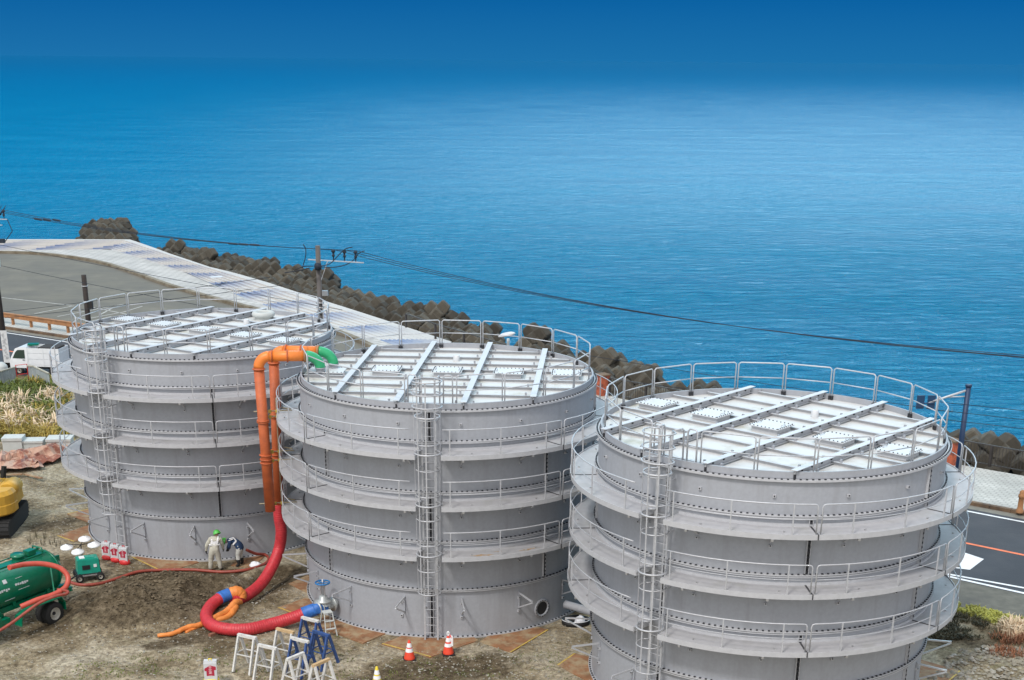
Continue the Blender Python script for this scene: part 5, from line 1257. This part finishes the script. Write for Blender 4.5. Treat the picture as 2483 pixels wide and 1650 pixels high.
# ---------------------------------------------------------------- generator with floodlights
p = at(216, 1402); t = thing('generator', (p.x, p.y, 0), .42, 'small green generator on a wheeled frame between the tanker and the far tank', 'generator')
b = MB(); b.box((0, 0, .58), (.88, .62, .56), taper=.93); bm_ = b.build('housing', M['ggreen'], t)
b = MB(); b.box((0, 0, .872), (.74, .50, .03)); b.box((.1, 0, .90), (.34, .3, .03)); b.box((-.2, 0, .9), (.2, .3, .02), m=1); b.build('lid', [M['ggreen'], M['reflect']], bm_)
b = MB(); b.box((.445, 0, .6), (.02, .36, .3)); b.box((-.1, -.318, .56), (.3, .012, .18)); b.box((.25, -.318, .6), (.12, .012, .12), m=1); b.build('grille', [M['black'], M['reflect']], bm_)
b = MB(); b.box((0, 0, .27), (1.0, .72, .06)); b.beam((-.5, -.35, .3), (-.75, -.45, .2), .05, .05); 
for x in (-.38, .38): b.beam((x, -.36, .27), (x, .36, .27), .07, .1)
b.beam((-.5, -.37, .24), (.5, -.37, .24), .04, .05, m=1); b.build('frame', [M['black'], M['steel']], t)
for x in (-.4, .4):
    for y in (-.4, .4): wheel((x, y, .15), .15, .09, t, -1 if y > 0 else 1)
p = at(203, 1384); t = thing('floodlight_stand', (p.x, p.y, 0), .1, 'stand with four round white floodlights behind the green generator', 'floodlight')
b = MB()
for q in (20, 140, 260): b.tube([(0, 0, .55), (.42*cos(radians(q)), .42*sin(radians(q)), .02)], .018, 6)
b.tube([(0, 0, .2), (0, 0, 1.15)], .024, 8); lamps = [(163, 1325), (187, 1337), (226, 1321), (207, 1306)]
ctr = [atY(x, y, p.y+dy)-p for (x, y), dy in zip(lamps, (.1, -.25, -.1, .35))]
for c in ctr: b.tube([(0, 0, 1.1), Vector(c)*.6+Vector((0, 0, .5)), Vector(c)+Vector((0, 0, .12))], .015, 6)
b.build('stand', M['black'], t)
for c in ctr: MB().lathe([(0, .10), (.05, .10), (.08, .07), (.24, .0), (.26, -.05), (.22, -.08), (0, -.09)], 22, c=c, M=Matrix.Rotation(radians(8), 3, 'X')).build('lamp_head', M['reflect'], t)
# ---------------------------------------------------------------- excavator, left edge
p = at(22, 1285); t = thing('excavator', (p.x-.98, p.y+.25, 0), .10, 'yellow excavator cut by the left edge, its rounded rear end and track showing', 'excavator')
for sx in (-1, 1):
    b = MB(); prof = []; Lh, r = 1.0, .27
    for q in range(-90, 91, 20): prof.append((Lh+r*cos(radians(q)), .27+r*sin(radians(q))))
    for q in range(90, 271, 20): prof.append((-Lh+r*cos(radians(q)), .27+r*sin(radians(q))))
    n = len(prof); xx = (sx*.72-.17, sx*.72+.17)
    b.add([(x, y, z) for x in xx for y, z in prof], [tuple(range(n)), tuple(range(n, 2*n))]+[(i, (i+1) % n, n+(i+1) % n, n+i) for i in range(n)])
    d = [0]
    for i in range(n): a, c = prof[i], prof[(i+1) % n]; d.append(d[-1]+sqrt((a[0]-c[0])**2+(a[1]-c[1])**2))
    k = 46
    for j in range(k):
        s_ = d[-1]*j/k; i = max(q for q in range(n) if d[q] <= s_); a, c = prof[i], prof[(i+1) % n]; f = (s_-d[i])/max(1e-6, d[i+1]-d[i])
        yy, zz_ = a[0]+(c[0]-a[0])*f, a[1]+(c[1]-a[1])*f; nx = atan2(zz_-.27, 0 if abs(yy) < Lh else yy-Lh*(1 if yy > 0 else -1))
        b.box((sx*.72, yy, zz_), (.36, .025, .05), M=Matrix.Rotation(nx-pi/2, 3, 'X'))
    b.build('track', M['rubber'], t)
b = MB(); b.box((0, 0, .5), (1.3, 1.3, .3)); b.build('undercarriage', M['black'], t)
b = MB(); pts = [(1.02*cos(radians(q)), -.35-.9*abs(sin(radians(q)))**.8*1.0) for q in range(180, 361, 12)]
vs = []; K = len(pts)
for z, s_ in ((.68, .94), (.74, 1.0), (1.0, 1.0), (1.02, .985), (1.3, .985), (1.42, .9)): vs += [(x*s_, y*s_+.0, z) for x, y in pts]
fs = []
for j in range(5):
    for i in range(K-1): fs.append((j*K+i, j*K+i+1, (j+1)*K+i+1, (j+1)*K+i))
fs.append(tuple(range(5*K, 6*K))); fs.append(tuple(range(K)))
for j in range(5): fs.append((j*K, j*K+K-1, (j+1)*K+K-1, (j+1)*K))
b.add(vs, fs, 0, False); b.build('counterweight', M['exc'], t)
b = MB(); b.box((-.2, .35, 1.02), (1.3, 1.1, .66), taper=.95); b.box((.62, .4, 1.02), (.5, 1.1, .62), taper=.9); b.tube([(.68, -.1, 1.2), (.68, .85, 1.15)], .24, 14); b.build('engine_cover', M['exc'], t)
b = MB(); b.box((-.45, .55, 1.65), (.75, 1.0, .75)); b.build('cab', mat('cab_tan', (.60, .45, .16), .5), t)
b = MB(); b.beam((.35, .9, 1.3), (.40, 1.0, 1.7), .10, .12); b.box((.25, .45, 1.55), (.16, .16, .4)); b.build('exhaust', M['rubber'], t)
b = MB(); b.beam((-.55, .9, 1.1), (-1.6, 2.0, 2.3), .2, .3); b.beam((-1.6, 2.0, 2.3), (-2.7, 3.1, 1.9), .18, .26); b.build('boom', M['exc'], t)
b = MB(); b.beam((-2.7, 3.1, 1.95), (-3.0, 3.4, .7), .16, .2); b.build('arm', M['exc'], t)
b = MB(); b.lathe([(.30, -.32), (.34, -.32), (.34, .32), (.30, .32)], 10, c=(-3.05, 3.45, .42), M=Matrix.Rotation(radians(-45), 3, 'Z') @ Matrix.Rotation(pi/2, 3, 'X'), a0=90, a1=290); b.build('bucket', M['rubber'], t)
t.scale = (1.5, 1.5, 1.4)
# ---------------------------------------------------------------- crumpled tarps, foam boxes
def tarp(cx, cy, sx, sy, rz, seed, label):
    b = MB(); n = 13; vs = []
    for j in range(n+1):
        for i in range(n+1):
            u, v_ = i/n-.5, j/n-.5
            e = 1-max(abs(u), abs(v_))*1.6
            rg = abs(noise.noise(Vector((u*4.5+seed, v_*4.5, 0))))*1.5; z = .08+.9*max(0, e)*(.7-rg)+.3*abs(noise.noise(Vector((u*6, v_*6+seed, 1))))
            vs.append((u*sx*(1+.25*noise.noise(Vector((v_*3, seed, 0)))), v_*sy*(1+.25*noise.noise(Vector((u*3, 0, seed)))), max(.03, z)))
    fs = [(j*(n+1)+i, j*(n+1)+i+1, (j+1)*(n+1)+i+1, (j+1)*(n+1)+i) for j in range(n) for i in range(n)]
    b.add(vs, fs, 0, False); o = b.build('tarp', M['tarp'], label=label, cat='tarp'); o.location = (cx, cy, 0); o.rotation_euler = (0, 0, rz); return o
p = at(40, 1125); tarp(p.x, p.y, 2.4, 3.6, .3, 3.3, 'crumpled pinkish brown tarp on the gravel, left of the two')
p = at(107, 1112); tarp(p.x, p.y, 2.4, 3.8, -.5, 8.1, 'crumpled pinkish brown tarp beside the far tank, right of the two')
for (x, y, w_, d_, h_, lb) in ((36, 1092, 1.05, .9, .75, 'white lidded foam box behind the tarps, leftmost'), (84, 1090, 1.1, .9, .55, 'white lidded foam box behind the tarps, middle one'), (148, 1088, 1.3, 1.0, .62, 'low wide white foam box behind the tarps, by the far tank')):
    p = at(x, y); t = thing('foam_box', (p.x, p.y, 0), .1, lb, 'box', 'white foam boxes behind the tarps')
    b = MB(); b.box((0, 0, h_*.4), (w_*.94, d_*.9, h_*.8)); b.build('box_body', M['foam'], t); b = MB(); b.box((0, 0, h_*.9), (w_, d_, h_*.2)); b.build('lid', M['foam'], t)
for (x0, y0, x1, y1, lb) in ((-20, 1140, 62, 1122, 'pale broken plank lying across the foot of the left tarp'), (5, 1152, 55, 1150, 'dark plank on the gravel in front of the left tarp'), (60, 1150, 100, 1160, 'dark bent board sticking out from under the tarps')):
    a, c = at(x0, y0, .12), at(x1, y1, .2); MB().beam(a, c, .16, .05).build('plank', M['wood'] if 'pale' in lb else M['rust'], label=lb, cat='plank')
# ---------------------------------------------------------------- corrugated fence and little white truck, top left
def corr(P, h, label):
    t = thing('corrugated_fence', Vector((*P[0], 0)), 0, label, 'fence'); o = Vector((*P[0], 0)); b = MB(); vs = []
    for a, c in zip(P, P[1:]):
        a, c = Vector((*a, 0)), Vector((*c, 0)); d = (c-a); l = d.length; d.normalize(); nr = Vector((-d.y, d.x, 0)); k = int(l/.05)
        for i in range(k+1): q = a+d*(l*i/k)+nr*.022*sin(i*1.57)-o; vs += [(q.x, q.y, .0), (q.x, q.y, h)]
    b.add(vs, [(2*i, 2*i+2, 2*i+3, 2*i+1) for i in range(len(vs)//2-1)]); b.build('fence_sheet', M['sheet'], t)
    b = MB()
    for a, c in zip(P, P[1:]): b.beam(Vector((*a, h))-o, Vector((*c, h))-o, .10, .07)
    b.build('top_rail', mat('rail_pale', (.42, .40, .33), .8, var=.3) if 'rail_pale' not in bpy.data.materials else bpy.data.materials['rail_pale'], t)
g3 = lambda x, y: tuple(at(x, y)[:2])
corr([g3(-30, 946), g3(10, 938), g3(42, 928)], 1.0, 'weathered corrugated metal fence at the left edge, left of the gap')
corr([g3(70, 925), g3(85, 926), g3(122, 944)], 1.0, 'weathered corrugated metal fence between the weeds and the white truck, right of the gap')
a_, c_ = at(43, 928), at(70, 925); t = thing('pipe_gate', a_, 0, 'red painted pipe gate standing in the gap of the corrugated fence', 'gate'); d_ = c_-a_
b = MB(); b.tube([(0, 0, 0), (0, 0, 1.1), d_+Vector((0, 0, 1.1)), d_], .035, 6); b.tube([(0, 0, .5), d_+Vector((0, 0, .5))], .025, 6); b.build('gate_frame', M['red'], t)
p = at(5, 925); b = MB(); b.lathe([(0, 1.25), (.25, 1.2), (.42, 1.02), (.45, .95), (.45, 0)], 20); o = b.build('drum', [M['foam']], label='pale round-topped drum behind the fence at the left edge', cat='drum'); o.location = p
P0, P1_ = at(36, 903), at(150, 905)
tr = thing('small_truck', (at(100, 905).x, at(100, 905).y, 0), -.12, 'small white flatbed truck with a high-sided bed on the roadside by the far tank', 'truck')
white_t = mat('truck_white', (.74, .76, .78), .35, var=.04, coat=.3)
prof = [(-1.70, .45), (-1.72, .85), (-1.66, 1.02), (-1.30, 1.68), (-1.05, 1.78), (-.52, 1.80), (-.50, .45)]
b = MB(); wd = .72; n = len(prof)
b.add([(x, s*wd*(1 if z < 1.05 else .90), z) for s in (-1, 1) for x, z in prof], [tuple(range(n)), tuple(range(n, 2*n))]+[(i, (i+1) % n, n+(i+1) % n, n+i) for i in range(n)]); cabo = b.build('cab', white_t, tr)
b = MB()
for s in (-1, 1):
    w_ = [(-1.50, 1.07), (-1.22, 1.60), (-.66, 1.62), (-.66, 1.07)]; b.add([(x, s*(wd*(.995 if z < 1.1 else .915)+.004), z) for x, z in w_], [(0, 1, 2, 3)])
b.add([(-1.655, -.58, 1.07), (-1.655, .58, 1.07), (-1.33, .55, 1.64), (-1.33, -.55, 1.64)], [(0, 1, 2, 3)]); b.build('window', M['glass'], cabo)
for s in (-1, 1):
    MB().box((-.75, s*(wd+.008), .98), (.14, .02, .035)).build('door_handle', M['black'], cabo)
    MB().box((-1.72, s*.52, .80), (.05, .26, .16)).build('headlight', M['reflect'], tr)
b = MB(); b.box((.62, 0, .62), (2.16, 1.44, .1)); b.box((.62, 0, .45), (2.0, .6, .2), m=1); b.build('bed_frame', [white_t, M['black']], tr)
b = MB()
for s in (-1, 1):
    for z, h_ in ((.86, .36), (1.24, .36), (1.60, .32)): b.box((.62, s*.71, z), (2.16, .035, h_))
    for x in (-.44, .62, 1.68): b.box((x, s*.735, 1.2), (.05, .03, 1.1))
b.box((-.44, 0, 1.2), (.04, 1.4, 1.1)); b.box((1.70, 0, 1.2), (.035, 1.4, 1.1)); b.build('bed_side', white_t, tr)
b = MB(); b.box((.9, 0, 1.62), (1.3, 1.2, .36)); b.build('cargo', M['poledark'], tr)
b = MB(); b.box((-.35, .1, 1.86), (.7, .5, .10), rz=.3); b.build('cover', M['tgreen'], tr)
for x in (-1.15, 1.15):
    for s in (-1, 1): wheel((x, s*.62, .27), .27, .16, tr, -s)
# ---------------------------------------------------------------- vegetation
def tufts(name, m, region, count, hmin, hmax, blades, lean, wdt, label, seed, z0=0, inside=None, cat_='weeds'):
    rnd = random.Random(seed); b = MB(); vs = []; fs = []
    for _ in range(count):
        x, y = region(rnd)
        if inside and not inside(x, y): continue
        h = rnd.uniform(hmin, hmax)
        for k in range(blades):
            q = rnd.uniform(0, 2*pi); ln = rnd.uniform(.15, 1)*lean; hh = h*rnd.uniform(.5, 1.1); x0, y0 = x+rnd.uniform(-.12, .12), y+rnd.uniform(-.12, .12); w_ = wdt*rnd.uniform(.6, 1.3)
            dx, dy = cos(q), sin(q); sx_, sy_ = -dy*w_, dx*w_; base = len(vs); zb = z0(x0, y0) if callable(z0) else z0
            vs += [(x0-sx_, y0-sy_, zb), (x0+sx_, y0+sy_, zb), (x0+dx*ln*hh*.4+sx_*.8, y0+dy*ln*hh*.4+sy_*.8, zb+hh*.65), (x0+dx*ln*hh*.4-sx_*.8, y0+dy*ln*hh*.4-sy_*.8, zb+hh*.65), (x0+dx*ln*hh, y0+dy*ln*hh, zb+hh*(1-.35*ln))]
            fs += [(base, base+1, base+2, base+3), (base+3, base+2, base+4)]
    b.add(vs, fs); o = b.build(name, m, label=label, cat=cat_, kind='stuff'); return o
def quad_region(pts):
    Q = [at(*p) for p in pts]
    def f(r):
        u, v_ = r.random(), r.random(); a = Q[0].lerp(Q[1], u); c = Q[3].lerp(Q[2], u); q = a.lerp(c, v_); return q.x, q.y
    return f
RG1 = quad_region([(-40, 1070), (175, 1075), (165, 925), (-60, 950)])
tufts('green_weeds', M['grassg'], RG1, 2300, .3, .8, 10, 1.1, .045, 'dense green weeds in the plot behind the foam boxes', 1, inside=lambda x, y: fbm(x, y, .5) > -.22+.02*max(0, 76.5-y)*6)
tufts('dry_reeds', M['reed'], RG1, 1700, .4, .95, 8, 1.5, .026, 'straw yellow reeds growing through the green weeds', 2, inside=lambda x, y: fbm(x, y, .45)+(.22 if y < 80 else -.12) > .02)
tufts('reed_plumes', M['plume'], quad_region([(-30, 1050), (160, 1055), (150, 960), (-40, 975)]), 260, .8, 1.2, 5, 1.1, .05, 'pale pinkish reed plumes above the yellow reeds', 3, inside=lambda x, y: fbm(x, y, .25) > -.05)
RG2 = quad_region([(2300, 1478), (2560, 1555), (2560, 1522), (2310, 1462)])
tufts('verge_grass', M['verge'], RG2, 900, .08, .22, 9, .9, .03, 'strip of yellow green grass along the road shoulder', 4, inside=lambda x, y: fbm(x, y, 1.3) > -.25)
gzz = lambda x, y: gz(x, y)
tufts('dark_scrub', M['bush'], quad_region([(2250, 1575), (2430, 1572), (2430, 1500), (2260, 1485)]), 520, .05, .24, 7, 1.5, .018, 'dark scrub below the road verge behind the nearest tank', 5, inside=lambda x, y: fbm(x, y, .9) > -.12)
tufts('red_dry_grass', M['redgrass'], quad_region([(2400, 1590), (2560, 1600), (2560, 1545), (2410, 1525)]), 260, .1, .38, 8, 1.1, .015, 'reddish dry grass beside the rubble at the right edge', 6, inside=lambda x, y: fbm(x, y, .9) > -.15)
tufts('reed_clump', M['plume'], quad_region([(2425, 1545), (2520, 1560), (2520, 1530), (2420, 1520)]), 60, .4, .75, 7, .9, .03, 'pale dry grass clump on the verge at the right edge', 16)
tufts('sparse_weeds', M['grassg'], quad_region([(60, 1650), (900, 1650), (850, 1540), (300, 1590)]), 260, .03, .09, 6, 1.2, .014, 'sparse low weeds scattered on the dirt', 7, z0=gzz)
tufts('sparse_weeds', M['grassg'], quad_region([(900, 1650), (1420, 1650), (1380, 1560), (950, 1600)]), 190, .02, .06, 6, 1.2, .014, 'sparse low weeds in the gravel in front of the middle tank', 8, z0=gzz)
tufts('twigs', M['bush'], quad_region([(70, 1330), (150, 1335), (140, 1310), (75, 1305)]), 14, .3, .7, 4, .3, .012, 'thin dark stalks behind the green tanker', 9)
# ---------------------------------------------------------------- loose stones
def stones(name, region, count, r0, r1, label, seed, m=None, inside=None):
    rnd = random.Random(seed); b = MB(); vs = []; fs = []
    for _ in range(count):
        x, y = region(rnd)
        if inside and not inside(x, y): continue
        ok = all(sqrt((x-tx)**2+(y-ty)**2) > 5.7 for tx, ty, _ in TANKS)
        if not ok: continue
        r = r0+(r1-r0)*rnd.random()**3; z = gz(x, y)+r*.25; base = len(vs); a = rnd.uniform(0, 6.28)
        for (px, py, pz) in ((1, 0, 0), (-.2, .9, .1), (-1, -.1, -.1), (.1, -1, .1), (.1, .1, .75), (0, 0, -.7)):
            k = rnd.uniform(.65, 1.15)*r; vs.append((x+(px*cos(a)-py*sin(a))*k, y+(px*sin(a)+py*cos(a))*k, z+pz*k*.8))
        for i in range(4): j = (i+1) % 4; fs += [(base+i, base+j, base+4), (base+j, base+i, base+5)]
    b.add(vs, fs); b.build(name, m or M['stone'], label=label, cat='stones', kind='stuff')
stones('gravel', quad_region([(-200, 1680), (1500, 1680), (1450, 1520), (-50, 1300)]), 9000, .012, .06, 'loose gravel scattered over the dirt yard', 1, inside=lambda x, y: soil(x, y) > 1.0)
stones('gravel', quad_region([(-50, 1320), (700, 1400), (300, 1120), (0, 1110)]), 3500, .015, .06, 'loose gravel on the dirt around the far tank', 2)
stones('rubble', quad_region([(2240, 1660), (2560, 1680), (2540, 1570), (2330, 1570)]), 1100, .02, .15, 'pale broken rubble stones right of the nearest tank', 3, mat('rubble_stone', (.25, .225, .175), .9, var=.35, scale=.9, col2=(.42, .40, .36), c2=(.5, .65), c2s=1.7))
stones('clods', (lambda r: (mound_c[0]+r.gauss(0, 1.6), mound_c[1]+r.gauss(0, 1.3))), 2600, .015, .09, 'dark clods of dug soil on the mound', 4, mat('soil_clod', (.13, .10, .062), .95, var=.35, scale=2))
